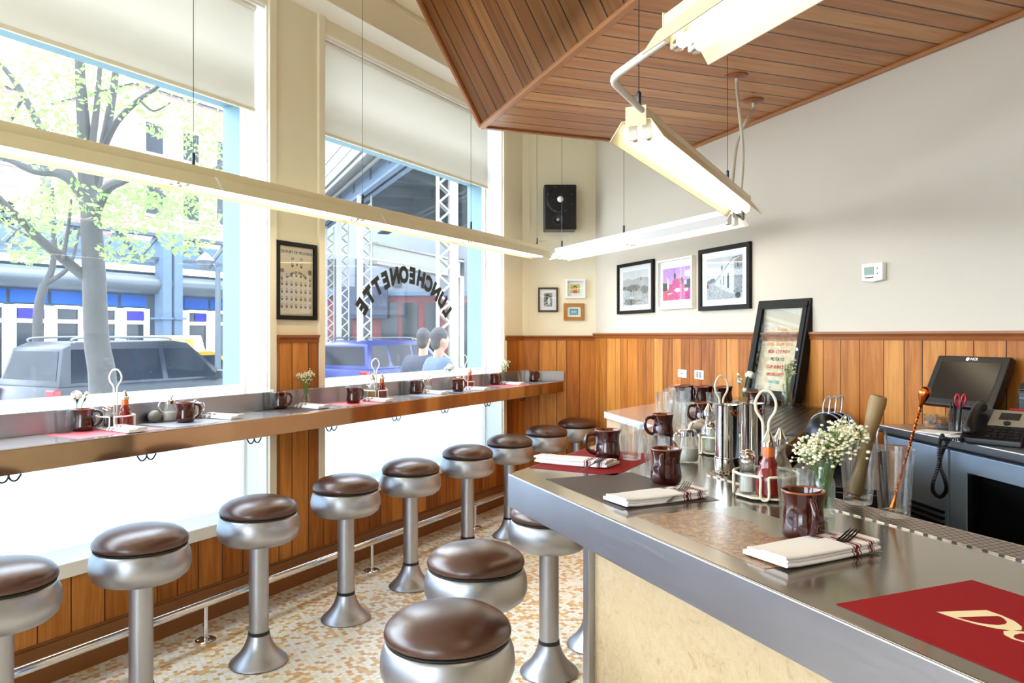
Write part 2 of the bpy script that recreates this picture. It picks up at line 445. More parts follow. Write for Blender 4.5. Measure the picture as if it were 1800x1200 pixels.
# wall behind the viewer, with an unseen window added to light the room
YB = -3.25; xl, xr = WS * YB + W0, RX - RS * (YB - BY)
bm = B()
for a, b, z0, z1 in ((xl - .3, -4.6, -.3, ZC), (-4.6, -1.8, -.3, .5), (-4.6, -1.8, 3.2, ZC), (-1.8, xr + .4, -.3, ZC)):
    box(bm, a, b, YB - .2, YB, z0, z1)
struct(make('wall_near', bm, 'cream_paint', smooth=0))
for i, (a, b) in enumerate(((-4.6, -1.8),)):
    bm = B(); box(bm, a, b, YB - .11, YB - .1, .5, 3.2)
    o = make('window_%d' % (4 + i), bm, 'window_glass'); struct(o)
    bm = B()
    for x in (a, (a + b) / 2 - .03, b - .06): box(bm, x, x + .06, YB - .14, YB - .06, .5, 3.2)
    box(bm, a, b, YB - .14, YB - .06, .5, .56); box(bm, a, b, YB - .14, YB - .06, 3.14, 3.2)
    make('window_frame', bm, 'white_paint', o)
foot = [(xl - .1, YB - .1), (xr + .1, YB - .1), (RX + .1, BY + .1), (WS * BY + W0 - .1, BY + .1)]
bm = B(); prism(bm, foot, -.3, 0); struct(make('floor', bm, 'hex_mosaic', smooth=0))
bm = B(); prism(bm, foot, ZC, ZC + .2); struct(make('ceiling', bm, 'cream_paint', smooth=0))

# bulkhead over the windows, window surrounds, sills
zb0 = 3.516
bm = B(); box(bm, S0, sEnd + .2, -.184, 0, zb0, ZC - .002)
o = struct(make('trim_1', bm, 'cream_paint', M=MW(), smooth=0))
bm = B(); box(bm, S0, sEnd + .2, -.186, -.001, zb0 - .006, zb0 - .001)
struct(make('trim_2', bm, 'white_paint', M=MW(), smooth=0))
bm = B(); box(bm, S0, sEnd + .1, -.192, -.184, ZC - .05, ZC - .03); struct(make('trim_3', bm, 'cream_paint', M=MW(), smooth=0))
QG = -.2                                      # plane of the glass
ZF = 1.2176                                   # top of the frosted film
ZT = 2.87                                     # underside of the transom beam
def film(bm, a, b, z0, z1, y): box(bm, a, b, y, y + .004, z0, z1)
WOBJ = []
for i, (a, b) in enumerate(WIN):
    bm = B(); box(bm, a - .16, b + .16, .2, .208, ZS + .05, ZH)
    wo = struct(make('window_%d' % (i + 1), bm, 'window_glass', M=MW(), smooth=0)); WOBJ.append(wo)
    bm = B()                                  # white inner lining: jambs, head, stops
    box(bm, a, a + .012, 0, .2, ZS, ZH); box(bm, b - .012, b, 0, .2, ZS, ZH); box(bm, a, b, 0, .2, ZH - .012, ZH)
    box(bm, b - .03, b - .012, .165, .198, ZS + .06, ZH); box(bm, a + .012, a + .03, .165, .198, ZS + .06, ZH)
    make('window_frame', bm, 'white_paint', wo, smooth=0)
    bm = B()
    ov = .012 if i != 1 else .02
    box(bm, b - .004, b + .05, -.02, 0.0, ZS + .02, zb0); box(bm, a - .05, a + .004, -.02, 0.0, ZS + .02, zb0)
    make('window_casing', bm, 'ivory_paint', wo, bevel=.003)
    bm = B(); box(bm, a - .02, b + .02, -.045, .2, ZS, ZS + .065); make('window_sill', bm, 'white_paint', wo, bevel=.004)
    bm = B()                                  # teal outside frame: jambs and transom beam
    box(bm, b - .015, b + .01, .21, .36, ZS, ZH); box(bm, a - .01, a + .015, .21, .36, ZS, ZH); box(bm, a, b, .215, .36, ZT, ZT + .2); box(bm, a, b, .215, .36, ZS - .05, ZS + .06)
    make('outer_frame', bm, 'teal_paint', wo, smooth=0)
    bm = B(); film(bm, a + .012, b - .012, ZS + .065, ZF, .192); make('frosted_film', bm, 'frost_film', wo, smooth=0)
    L = bpy.data.lights.new('sky_portal', 'AREA'); L.shape = 'RECTANGLE'; L.size = b - a; L.size_y = ZH - ZS; L.cycles.is_portal = True
    lo = bpy.data.objects.new('sky_portal', L); COL.objects.link(lo)
    lo.matrix_world = MW((a + b) / 2, -.42, (ZS + ZH) / 2) @ Matrix.Rotation(R(-90), 4, 'X')
for a, b in ((-4.6, -1.8),):
    L = bpy.data.lights.new('sky_portal', 'AREA'); L.shape = 'RECTANGLE'; L.size = b - a; L.size_y = 2.7; L.cycles.is_portal = True
    lo = bpy.data.objects.new('sky_portal', L); COL.objects.link(lo)
    lo.matrix_world = Matrix.Translation(((a + b) / 2, YB - .25, 1.85)) @ Matrix.Rotation(R(90), 4, 'X')

# arc of mirrored letters on the second window
bm = B()
sc_, zc_ = onW(714, 567, QG)
word = 'LUNCHEONETTE'
sL = onW(785, 546, QG); sR = onW(637, 540, QG); sT = onW(712, 484, QG)
rad_x = (sL[0] - sR[0]) / 2; cx_ = (sL[0] + sR[0]) / 2; rise = sT[1] - (sL[1] + sR[1]) / 2
rad = (rad_x ** 2 + rise ** 2) / (2 * rise); czz = sT[1] - rad
half = math.asin(min(.999, rad_x / rad)) if rise < rad else math.pi - math.asin(rad_x / rad)
for k, ch in enumerate(word):
    th = half - 2 * half * k / (len(word) - 1)
    # seen from the street the word reads left to right, i.e. from far to near along the wall
    px_, pz_ = cx_ + rad * math.sin(th), czz + rad * math.cos(th)
    M = Matrix.Translation((px_, .196, pz_)) @ Matrix.Rotation(th, 4, 'Y') @ Matrix.Diagonal((-.86, 1, 1, 1)) @ Matrix.Rotation(R(90), 4, 'X')
    text_bm(bm, ch, .165, M, bold=.0105, extrude=.0006)
make('window_lettering', bm, 'ink', WOBJ[2], smooth=0)

# wainscot on window wall, back wall and right wall
ZP = 1.5
def wains(n, x0, x1, M, z0=.0, z1=ZP - .035, th=.016, mat='wood_wall'):
    bm = B(); box(bm, x0, x1, -th, 0, z0, z1); return struct(make('trim_%d' % n, bm, mat, M=M, smooth=0))
def caprail(n, x0, x1, M, z=ZP, mat='wood_trim'):
    bm = B()
    prof = [(0, z - .045), (-.022, z - .045), (-.026, z - .032), (-.02, z - .026), (-.032, z - .012), (-.032, z), (0, z)]
    v0 = [bm.verts.new((x0, y, zz)) for y, zz in prof]; v1 = [bm.verts.new((x1, y, zz)) for y, zz in prof]
    for k in range(len(prof)):
        k2 = (k + 1) % len(prof); bm.faces.new((v0[k], v0[k2], v1[k2], v1[k]))
    bm.faces.new(v0); bm.faces.new(list(reversed(v1)))
    return struct(make('trim_%d' % n, bm, mat, M=M, smooth=0))
def baseb(nm, x0, x1, M, h=.17, th=.03):
    bm = B(); box(bm, x0, x1, -th, 0, 0, h); box(bm, x0, x1, -th + .008, 0, h, h + .012)
    return struct(make(nm, bm, 'wood_base', M=M, smooth=0))
sp0, sp1 = onW(485, 500)[0], onW(556, 500)[0]
wains(4, sp0, sp1, MW()); caprail(5, sp0, sp1, MW(), z=ZP + .005)
wains(6, s2r + .015, sEnd, MW(0, .001)); caprail(7, s2r + .015, sEnd, MW(0, .001), z=ZP + .002)
for k, (a, b) in enumerate(((S0, sp0), (sp1, s2r + .015))): wains(8 + k, a, b, MW(), z1=ZS - .002)
baseb('baseboard_left', S0, sEnd, MW())
xb0 = WS * BY + W0
wains(10, xb0, RX, MB_()); caprail(11, xb0, RX, MB_(), z=ZP + .002); baseb('baseboard_back', xb0, RX, MB_())
wains(12, 0, TR - .1, MR(), z1=1.482); caprail(13, 0, TR - .1, MR(), z=1.523); baseb('baseboard_right', 0, TR - .1, MR())
bm = B(); box(bm, onB(932, 500)[0] - .012, onB(932, 500)[0], -.012, 0, ZP + .004, ZC); struct(make('trim_14', bm, 'cream_paint', M=MB_(), smooth=0))

# dropped timber soffit with its steep side
ZSF = 2.90
P0 = onz(848, 222, ZSF); kx = (1232 - CX) / F
def toR(p): d = Vector((p[0] - RX, p[1] - BY)); return d.dot(R2), d.dot(NR)
t0, q0 = toR(P0); t1 = t0 + .03
bm = B(); prism(bm, [(t1, 0), (t0, -q0), (TR - .2, -q0), (TR - .2, 0)], ZSF, ZSF + .03)
o = struct(make('ceiling_soffit', bm, 'wood_soffit', M=MR(), smooth=0))
run, rise = .471, ZC - ZSF
bm = B()
vs = [bm.verts.new(v) for v in ((t0, -q0, ZSF), (TR - .2, -q0, ZSF), (TR - .2, -q0 - run, ZC), (t0, -q0 - run, ZC))]
bm.faces.new(vs); bmesh.ops.solidify(bm, geom=bm.faces[:], thickness=.03)
struct(make('ceiling_slope', bm, 'wood_soffit', M=MR(), smooth=0))
bm = B(); vs = [(t0, 0, ZSF), (t0, -q0, ZSF), (t0, -q0 - run, ZC), (t0, 0, ZC)]
vv = [bm.verts.new((x + .02, y, z)) for x, y, z in vs]; bm.faces.new(vv); bmesh.ops.solidify(bm, geom=bm.faces[:], thickness=.02)
struct(make('ceiling_end', bm, 'wood_soffit', M=MR(), smooth=0))
bm = B(); box(bm, t0, TR - .2, -q0 - .022, -q0 + .022, ZSF - .014, ZSF + .01); struct(make('trim_15', bm, 'wood_bead', M=MR(), bevel=.006))
bm = B(); box(bm, t0, TR - .2, -.03, 0, ZSF - .02, ZSF); struct(make('trim_16', bm, 'wood_bead', M=MR(), bevel=.004))
bm = B(); box(bm, t0 - .03, t0 + .012, -q0, 0, ZSF - .012, ZSF + .03); struct(make('trim_17', bm, 'wood_trim', M=MR(), bevel=.004))
bm = B()
dv = Vector((0, -run, rise)).normalized()
M = Matrix(((1, 0, 0, t0), (0, dv.y, -dv.z, -q0), (0, dv.z, dv.y, ZSF), (0, 0, 0, 1)))
box(bm, -.02, .02, 0, math.hypot(run, rise), -.012, .02, M=M); struct(make('trim_18', bm, 'wood_trim', M=MR(), bevel=.004))
# ------------------------------------------------------------------ window counter
ZA = ZW
QC = .366                                     # counter depth
sC1 = BY / E2.y - .02
sC1 = onW(990, 600, QC)[0]
bm = B(); box(bm, S0 + .3, sC1, -QC, -.003, ZW - .004, ZW)
ct = thing('window_counter', 'long narrow stainless steel counter running under the shop windows', 'counter', M=MW())
make('countertop', bm, 'counter_steel', ct, smooth=0)
bm = B(); box(bm, S0 + .3, sC1, -QC, -QC + .018, ZW - .098, ZW - .004); o = make('front_apron', bm, 'apron_steel', ct, bevel=.002)
bm = B(); box(bm, S0 + .3, sC1, -QC + .018, -.0201, ZW - .03, ZW - .0045); make('underside', bm, 'dark_steel', ct, smooth=0)
bm = B(); box(bm, S0 + .3, sEnd - .06, -.034, -.0205, ZW, ZW + .098); make('backsplash', bm, 'brushed_steel', ct, bevel=.002)
Mi = MW().inverted()
pA = Mi @ Vector((onB(916, 600)[0], BY - .03, ZW)); pB = Mi @ Vector((onB(991, 600)[0], BY - .036, ZW))
bm = B(); d = pB - pA; ang = math.atan2(d.y, d.x)
box(bm, 0, d.length, -.006, .006, 0, .09, M=Matrix.Translation(pA) @ Matrix.Rotation(ang, 4, 'Z')); make('end_backsplash', bm, 'brushed_steel', ct, bevel=.002)
sH = [(15, 848), (258, 806), (447, 778), (583, 757), (697, 739), (782, 724), (857, 713), (919, 703)]
for px, py in sH:
    s, z = onW(px, py, QC - .03)
    bm = B(); z = ZW - .098
    for sg in (-1, 1):
        tube(bm, smooth_path([(s, -QC + .03, z + .01), (s, -QC + .03, z - .010), (s + sg * .012, -QC + .03, z - .027), (s + sg * .030, -QC + .03, z - .027), (s + sg * .046, -QC + .03, z - .006)]), .0034, 6)
    make('bag_hook', bm, 'dark_steel', ct)
# ------------------------------------------------------------------ foot rail
fr = thing('foot_rail', 'polished steel foot rail on posts along the base of the window wall', 'foot rail', M=MW())
qr = .235; zr = .185
bm = B(); tube(bm, [(S0 + .4, -qr, zr), (sEnd - .45, -qr, zr)], .021, 16); make('rail', bm, 'chrome', fr)
for px, py in ((-230, 1400), (381, 1131), (658, 1004), (841, 928), ):
    D = (H) * F / (py - HY); X = (px - CX) / F * D; s = (X - W0) * E2.x + D * E2.y
    bm = B(); tube(bm, [(s, -qr, .006), (s, -qr, zr)], .0115, 12); lathe(bm, [(0, 0), (.05, 0), (.05, .005), (.044, .009), (0, .009)], 24, Matrix.Translation((s, -qr, 0)))
    for k in range(3): ball(bm, (s + .035 * math.cos(k * 2.1 + .5), -qr + .035 * math.sin(k * 2.1 + .5), .009), .006, sub=1)
    make('post', bm, 'chrome', fr)
# ------------------------------------------------------------------ stools
def make_stool(label, loc, group):
    t = thing('bar_stool', label, 'stool', loc, 0, group)
    bm = B(); lathe(bm, [(0, 0), (.128, 0), (.131, .006), (.127, .014), (.108, .03), (.083, .055), (.064, .085), (.053, .115), (.049, .132), (0, .132)], 40); make('base', bm, 'satin_metal', t, smooth=50)
    bm = B(); lathe(bm, [(0, .132), (.047, .132), (.047, .147), (0, .147)], 32); make('collar', bm, 'black_rubber', t)
    bm = B(); lathe(bm, [(0, .147), (.044, .147), (.044, .56), (0, .56)], 32); make('column', bm, 'satin_metal', t)
    bm = B(); lathe(bm, [(0, .553), (.12, .553), (.15, .560), (.172, .578), (.182, .603), (.183, .625), (.180, .650), (.172, .672), (.168, .680), (.160, .681), (0, .681)], 48)
    make('seat_shell', bm, 'satin_metal', t, smooth=60)
    bm = B(); lathe(bm, [(0, .681), (.165, .681), (.1685, .683), (.1685, .687), (.165, .689), (0, .689)], 48); make('piping', bm, 'black_rubber', t)
    bm = B(); lathe(bm, [(0, .688), (.164, .688), (.1715, .694), (.173, .703), (.169, .716), (.157, .730), (.132, .745), (.095, .756), (.05, .762), (0, .764)], 48); make('cushion', bm, 'leather', t, smooth=60)
    return t
ORD = ['nearest', 'second', 'third', 'fourth', 'fifth', 'sixth', 'seventh', 'eighth', 'ninth']
spots = []
for px in (-3, 248, 455, 608, 722, 822, 896, 961, 1014):
    D = 2.985 / (.52 - (px - CX) / F); spots.append(((px - CX) / F * D, D, 0))
G1 = 'pedestal stools along the window counter'
st0 = None
for k, p in enumerate(spots):
    lb = ('brown-topped pedestal stool at the window counter, cut by the left edge of the photo' if k == 0 else
          'brown-topped pedestal stool at the window counter, %s from the left of those fully in view' % ORD[k - 1].replace('nearest', 'first') if k < 8 else
          'brown-topped pedestal stool at the window counter, the farthest one by the panelled corner')
    if st0 is None: st0 = make_stool(lb, p, G1)
    else: dup(st0, p, .7 * k, lb, G1)
G2 = 'pedestal stools along the bar'
for p, lb in (((-.174, 2.07, 0), 'large brown-topped stool closest to the viewer, in front of the bar'),
              ((-.128, 2.70, 0), 'brown-topped stool right behind the closest one, left of the bar corner'),
              ((.165, 3.40, 0), 'brown-topped stool partly hidden by the bar corner, its whole column in view'),
              ((.395, 3.70, 0), 'stool behind the bar of which only a piece of the flared base shows')):
    dup(st0, p, rnd.uniform(0, 6), lb, G2)

# ------------------------------------------------------------------ bar
A = onz(895, 832, ZB); Bq = onz(1147, 748, ZB)
u = (onz(1733, 1200, ZB) - A); u.z = 0; u.normalize()          # front edge, towards the viewer
es = (Bq - A); es.z = 0; es.normalize()                         # side edge, away from the viewer
nu = Vector((-u.y, u.x, 0)); ns = Vector((es.y, -es.x, 0))      # inward normals
def xy(v): return (v.x, v.y)
def meet(p, d, q, e):
    den = d.x * e.y - d.y * e.x; r = q - p; return p + d * ((r.x * e.y - r.y * e.x) / den)
Rr0 = Vector((RX, BY, 0)); Rrd = Vector((R2.x, R2.y, 0))
WB = .635
gap = Vector((NR.x, NR.y, 0)) * .02
Wo = meet(A, es, Rr0 + gap, Rrd); Ins = A + ns * WB; Wi = meet(Ins, es, Rr0 + gap, Rrd); Inf = A + nu * WB
IC = meet(Ins, es, Inf, u)
Lf = 3.6
top = [xy(A), xy(A + u * Lf), xy(A + u * Lf + nu * WB), xy(IC), xy(Wi), xy(Wo)]
bar = thing('bar_counter', 'L-shaped stainless steel bar counter with tan panelled front', 'bar counter', (0, 0, 0))
bm = B(); prism(bm, top, ZB - .012, ZB); make('countertop', bm, 'bar_steel', bar, bevel=.003)
def strip(name, p, d, n, l0, l1, q0, q1, z0, z1, mat, par, bevel=.002):
    M = Matrix(((d.x, n.x, 0, p.x), (d.y, n.y, 0, p.y), (0, 0, 1, 0), (0, 0, 0, 1)))
    bm = B(); box(bm, l0, l1, q0, q1, z0, z1); return make(name, bm, mat, par, bevel=bevel, M=M)
strip('front_apron', A, u, nu, -.001, Lf, -.003, .018, ZB - .097, ZB - .0012, 'brushed_steel', bar)
strip('side_apron', A, es, ns, -.001, (Bq - A).length, -.003, .018, ZB - .097, ZB - .0012, 'brushed_steel', bar)
strip('inner_edge', IC, es, ns, 0.0, (Wi - IC).length - .02, -.02, 0, ZB - .05, ZB - .012, 'wood_base', bar)
strip('inner_edge', IC, u, nu, 0, 3, -.02, 0, ZB - .05, ZB - .012, 'dark_steel', bar)
ov = .22
Cp = meet(A + nu * ov, u, A + ns * ov, es); Cp.z = 0
strip('front_panel', Cp, u, nu, .0, 3.3, .0, .03, .0, ZB - .012, 'tan_laminate', bar, 0)
strip('side_panel', Cp, es, ns, .0, 2.2, .0, .03, .0, ZB - .012, 'tan_laminate', bar, 0)
bm = B(); box(bm, -.012, .022, -.022, .012, 0, ZB - .013); make('corner_post', bm, 'brushed_steel', bar, bevel=.003, M=Matrix.Translation(Cp) @ Matrix.Rotation(math.atan2(u.y, u.x), 4, 'Z'))
# perforated drip strip along the working side of both legs
sw0, sw1 = .525, .615
Dc0 = meet(A + nu * sw0, u, A + ns * sw0, es); Dc1 = meet(A + nu * sw1, u, A + ns * sw1, es)
def along(d, p, L): return p + d * L
def dripstrip(d, n, L):
    M = Matrix(((d.x, n.x, 0, Dc0.x), (d.y, n.y, 0, Dc0.y), (0, 0, 1, ZB), (0, 0, 0, 1))); Mi = M.inverted()
    a = Mi @ Vector((Dc1.x, Dc1.y, ZB))
    bm = B(); prism(bm, [(0, 0), (L, 0), (L, sw1 - sw0), (a.x, a.y)], .0002, .003)
    return make('drip_grate', bm, 'perforated_steel', bar, smooth=0, M=M)
dripstrip(u, nu, 3.2); dripstrip(es, ns, .95)
# ribbed draining board at the wall end of the side leg
bm = B(); M = Matrix(((es.x, ns.x, 0, IC.x), (es.y, ns.y, 0, IC.y), (0, 0, 1, ZB), (0, 0, 0, 1)))
Lw = (Wi - IC).length
box(bm, 1.0, Lw - .05, -.30, -.004, .0002, .004)
for k in range(9): box(bm, 1.02, Lw - .08, -.29 + k * .032, -.278 + k * .032, .004, .0062)
db = make('ribbed_draining_board', bm, 'dark_steel', bar, bevel=.001, M=M)

# low wing joined to the bar at the far end
Cc = onz(1063, 723, ZB); Wf = Vector((RX - RS * (5.4 - BY), 5.4, 0)) + gap
wing = thing('service_cabinet', 'tan cabinet with thin steel top at the far side of the bar', 'cabinet', (0, 0, 0))
tri = [Bq + es * .01, Cc, Wf, Wo - es * 0]
ctr = sum((Vector((p.x, p.y, 0)) for p in tri), Vector()) / 4
offn = -ns * .004
bm = B(); prism(bm, [xy(p + offn) for p in tri], ZB - .036, ZB); make('cabinet_top', bm, 'counter_steel', wing, bevel=.003)
bm = B(); prism(bm, [xy(p + offn + (ctr - Vector((p.x, p.y, 0))).normalized() * .02) for p in tri], .0, ZB - .036); make('cabinet_body', bm, 'pale_wood', wing, smooth=0)
d = (Bq - Cc); d.z = 0; d.normalize()
# ------------------------------------------------------------------ back counter under the till
K0 = onz(1600, 757, 1.08); K1 = onz(1800, 798, 1.08); kd = K1 - K0; kd.z = 0; kd.normalize(); kn = Vector((-kd.y, kd.x, 0))
Kf = K0 - kd * .25; Ln = 3.3
Rw0 = Rr0 + gap * 1.6
bc = thing('back_counter', 'stainless steel work counter with dark glazed fridge below, along the right wall', 'counter', (0, 0, 0))
far_w = meet(Kf, kn, Rw0, Rrd); Kn = Kf + kd * Ln; near_w = meet(Kn, kn, Rw0, Rrd)
bm = B(); prism(bm, [xy(Kf), xy(Kn), xy(near_w), xy(far_w)], 1.045, 1.08); make('worktop', bm, 'brushed_steel', bc, bevel=.004)
KM = Matrix(((kd.x, kn.x, 0, Kf.x), (kd.y, kn.y, 0, Kf.y), (0, 0, 1, 0), (0, 0, 0, 1)))
def kbox(name, a, b, q0, q1, z0, z1, mat, bev=.002):
    bm = B(); box(bm, a, b, q0, q1, z0, z1); return make(name, bm, mat, bc, bevel=bev, M=KM)
def onK(px, py):
    n = kn; k = (px - CX) / F; D = (Kf.x * n.x + Kf.y * n.y) / (k * n.x + n.y); X = k * D
    return (X - Kf.x) * kd.x + (D - Kf.y) * kd.y, H - (py - HY) / F * D
a1 = onK(1661, 800)[0]; a2 = onK(1691, 830)[0]
kbox('steel_panel', .01, a1 - .012, .02, .05, .12, 1.03, 'cabinet_steel')
kbox('shadow_gap', 0.01, Ln, .035, .05, 1.03, 1.045, 'black_plastic', 0)
kbox('steel_panel', a1 + .004, a2, .02, .05, .1, 1.03, 'cabinet_steel')
kbox('steel_rail', a2, Ln, .02, .05, .955, 1.03, 'cabinet_steel')
kbox('carcass', .02, Ln, .055, .3, .0, 1.04, 'black_plastic', 0)
kbox('fridge_door', a2 + .03, a2 + .75, .03, .036, .1, .93, 'board_glass', 0)
kbox('fridge_door', a2 + .78, a2 + 1.5, .03, .036, .1, .93, 'board_glass', 0)
kbox('door_frame', a2 + .002, a2 + .03, .022, .045, .1, .95, 'black_plastic', 0)
bm = B()
g0, gz = onK(1600, 876); g1, gz2 = onK(1655, 890)
for k in range(12): box(bm, max(.03, g0 - .1), a1 - .03, .012, .022, gz - .02 - k * .026, gz - .008 - k * .026)
make('vent_grille', bm, 'dark_steel', bc, M=KM, smooth=0)
# ------------------------------------------------------------------ roller blinds
for i, (a, b) in enumerate(WIN):
    zb = 2.785
    lb = ['off-white roller blind of the window beside the viewer', 'wide off-white roller blind half lowered over the large window on the left', 'off-white roller blind over the window with the arched lettering'][i]
    t = thing('roller_blind', lb, 'blind', group='roller blinds', M=MW())
    sb = onW(447, 196, -.045)[0] if i == 1 else (onW(857, 332, -.045)[0] if i == 2 else b - .05)
    bm = B(); box(bm, a + .03, sb, .044, .0455, zb + .02, ZH - .03); make('blind_fabric', bm, 'blind_fabric', t, smooth=0)
    bm = B(); box(bm, a + .028, sb + .002, .037, .052, zb, zb + .022); make('hem_bar', bm, 'ivory_paint', t, bevel=.004)
    bm = B(); tube(bm, [(a + .03, .06, ZH - .035), (sb + .01, .06, ZH - .035)], .022, 16); make('roller_tube', bm, 'white_paint', t)
    bm = B(); box(bm, a + .0, b, .012, .034, ZH - .028, ZH + .0); make('head_rail', bm, 'white_paint', t, bevel=.002)

# ------------------------------------------------------------------ fluorescent battens
def batten(name, label, P, Q, z, joints=(), tubes=2, enamel='lamp_enamel', wires=(), wz=3.7, part_len=1.2, tl=None):
    P = Vector((P[0], P[1], z)); Q = Vector((Q[0], Q[1], z)); d = Q - P; L = d.length; ang = math.atan2(d.y, d.x)
    t = thing(name, label, 'light fixture', P, ang)
    bm = B(); box(bm, 0, L, -.034, .034, .022, .062); make('housing', bm, enamel, t, bevel=.003)
    bm = B()
    prof = [(-.094, -.042), (-.0515, .0205), (.0515, .0205), (.094, -.042), (.0905, -.042), (.0485, .018), (-.0485, .018), (-.0905, -.042)]
    up_ = [bm.verts.new((0, y, zz)) for y, zz in prof]; dn = [bm.verts.new((L, y, zz)) for y, zz in prof]
    for k in range(8): bm.faces.new((up_[k], up_[(k + 1) % 8], dn[(k + 1) % 8], dn[k]))
    for e_ in (up_, dn):
        for q4 in ((0, 1, 6, 7), (1, 2, 5, 6), (2, 3, 4, 5)): bm.faces.new([e_[q] for q in q4])
    make('reflector', bm, enamel, t, smooth=0)
    n = max(1, round((L - .06) / part_len)); sl = (L - .06) / n
    ys = (-.024, .024) if tubes == 2 else (0,)
    for k in range(n):
        for y in ys:
            a, b = .03 + k * sl + .03, .03 + (k + 1) * sl - .03
            bm = B(); tube(bm, [(a, y, -.024), (b, y, -.024)], .0145, 14); tb = make('fluorescent_tube', bm, 'tube_glow', t)
            for x0, x1 in ((a - .02, a + .002), (b - .002, b + .02)):
                bm = B(); tube(bm, [(x0, y, -.024), (x1, y, -.024)], .0148, 14); make('tube_cap', bm, 'chrome', tb)
        for x in (.03 + k * sl + .012, .03 + (k + 1) * sl - .012):
            for y in ys:
                bm = B(); box(bm, x - .006, x + .006, y - .016, y + .016, -.036, .02); make('lamp_holder', bm, 'lamp_white', t, bevel=.003)
    for x in (-.002, L + .0):
        bm = B(); box(bm, x, x + .003, -.036, .036, .0, .066); make('end_plate', bm, enamel, t, smooth=0)
    for x in joints:
        bm = B()
        prof2 = [(-.0965, -.0425), (-.053, .0225), (.053, .0225), (.0965, -.0425)]
        prof3 = prof2 + [(y * .965, zz + (.0 if zz < 0 else -.0032)) for y, zz in reversed(prof2)]
        a = [bm.verts.new((x - .006, y, zz)) for y, zz in prof3]; b = [bm.verts.new((x + .006, y, zz)) for y, zz in prof3]
        for k in range(8): bm.faces.new((a[k], a[(k + 1) % 8], b[(k + 1) % 8], b[k]))
        for e_ in (a, b):
            for q4 in ((0, 1, 6, 7), (1, 2, 5, 6), (2, 3, 4, 5)): bm.faces.new([e_[q] for q in q4])
        make('joint_clip', bm, 'lamp_white', t, smooth=0)
    for x, ztop in wires:
        bm = B(); tube(bm, [(x, 0, .062), (x, 0, ztop - z)], .0016, 6); wr = make('suspension_wire', bm, 'dark_steel', t)
        bm = B(); tube(bm, [(x, 0, .062), (x, 0, .07), (x, 0, .12), (x, 0, .125)], [.003, .008, .008, .003], 10); make('wire_gripper', bm, 'dark_steel', wr)
    return t, L
ZL = 2.2
def FL(px):                                   # point of the long batten seen in column px
    k = (px - CX) / F; D = -3.328 / (k - .552); return Vector((k * D, D, ZL))
p0 = FL(-300); p1 = FL(953)
dist = lambda q: (q - p0).length
gz = ZC - .004
batten('fluorescent_batten', 'long cream fluorescent batten hanging above the window counter', p0, p1, ZL, [dist(FL(367)), dist(FL(658)), dist(FL(832))], wires=[(dist(FL(x)), gz) for x in (-150, 340, 637, 828, 944)])
f2a = pt(982, 449, 6.66); f2b = pt(1296, 383, 4.53)
batten('fluorescent_batten', 'white fluorescent batten hanging across the panelled corner below the speaker', f2a, f2b, ZL, [(f2a - pt(1095, 426, 5.75)).length], enamel='lamp_white', wires=[(.06, gz), ((f2a - pt(1104, 420, 5.7)).length, gz)])
f3a = pt(1308, 366, 4.17); f3b = pt(1118, 224, 2.545)
t3, L3 = batten('fluorescent_batten', 'lit fluorescent batten slanting over the bar under the timber soffit', f3a, f3b, ZL, wires=[(L_, ZSF - .004) for L_ in (.42, (f3a - f3b).length - .03)])
f4a = pt(1188, 76, 1.82); f4b = f4a + Vector((R2.x, R2.y, 0)) * 2.5
f4a.z = f4b.z = ZL
batten('fluorescent_batten', 'lit fluorescent batten at the top edge of the photo nearest the viewer', f4a, f4b, ZL, wires=[(.12, ZSF - .004), (2.2, ZSF - .004)])
# bent conduit linking the last two battens, and the short link between the others
bm = B()
c0 = pt(1128, 192, 2.5); c0.z = ZL + .04; c1 = pt(1072, 146, 2.2); c1.z = ZL + .04; c2 = pt(1172, 83, 1.9); c2.z = ZL + .04
q1 = c1 + (c0 - c1).normalized() * .06; q2 = c1 + (c2 - c1).normalized() * .06
pts = [c0] + [q1.lerp(c1, .0)] + [((1 - t) ** 2) * q1 + 2 * t * (1 - t) * c1 + t * t * q2 for t in (.2, .4, .6, .8)] + [q2, c2]
tube(bm, pts, .0105, 12); tag(make('conduit', bm, 'lamp_white', None), 'bent white conduit joining the two lit battens over the bar', 'conduit')
bm = B(); tube(bm, [f3a + Vector((0, 0, .02)), f3a.lerp(f2b, .5) + Vector((.02, .02, -.03)), f2b + Vector((0, 0, .02))], .008, 8)
tag(make('link_cable', bm, 'black_plastic'), 'short dark cable between the corner batten and the batten over the bar', 'cable')
bm = B(); tube(bm, smooth_path([p1 + Vector((0, 0, .04)), p1.lerp(f2a, .5) + Vector((0, 0, .02)), f2a + Vector((0, 0, .04))]), .004, 6)
tag(make('link_cable', bm, 'cable_beige'), 'thin cable between the window batten and the corner batten', 'cable')
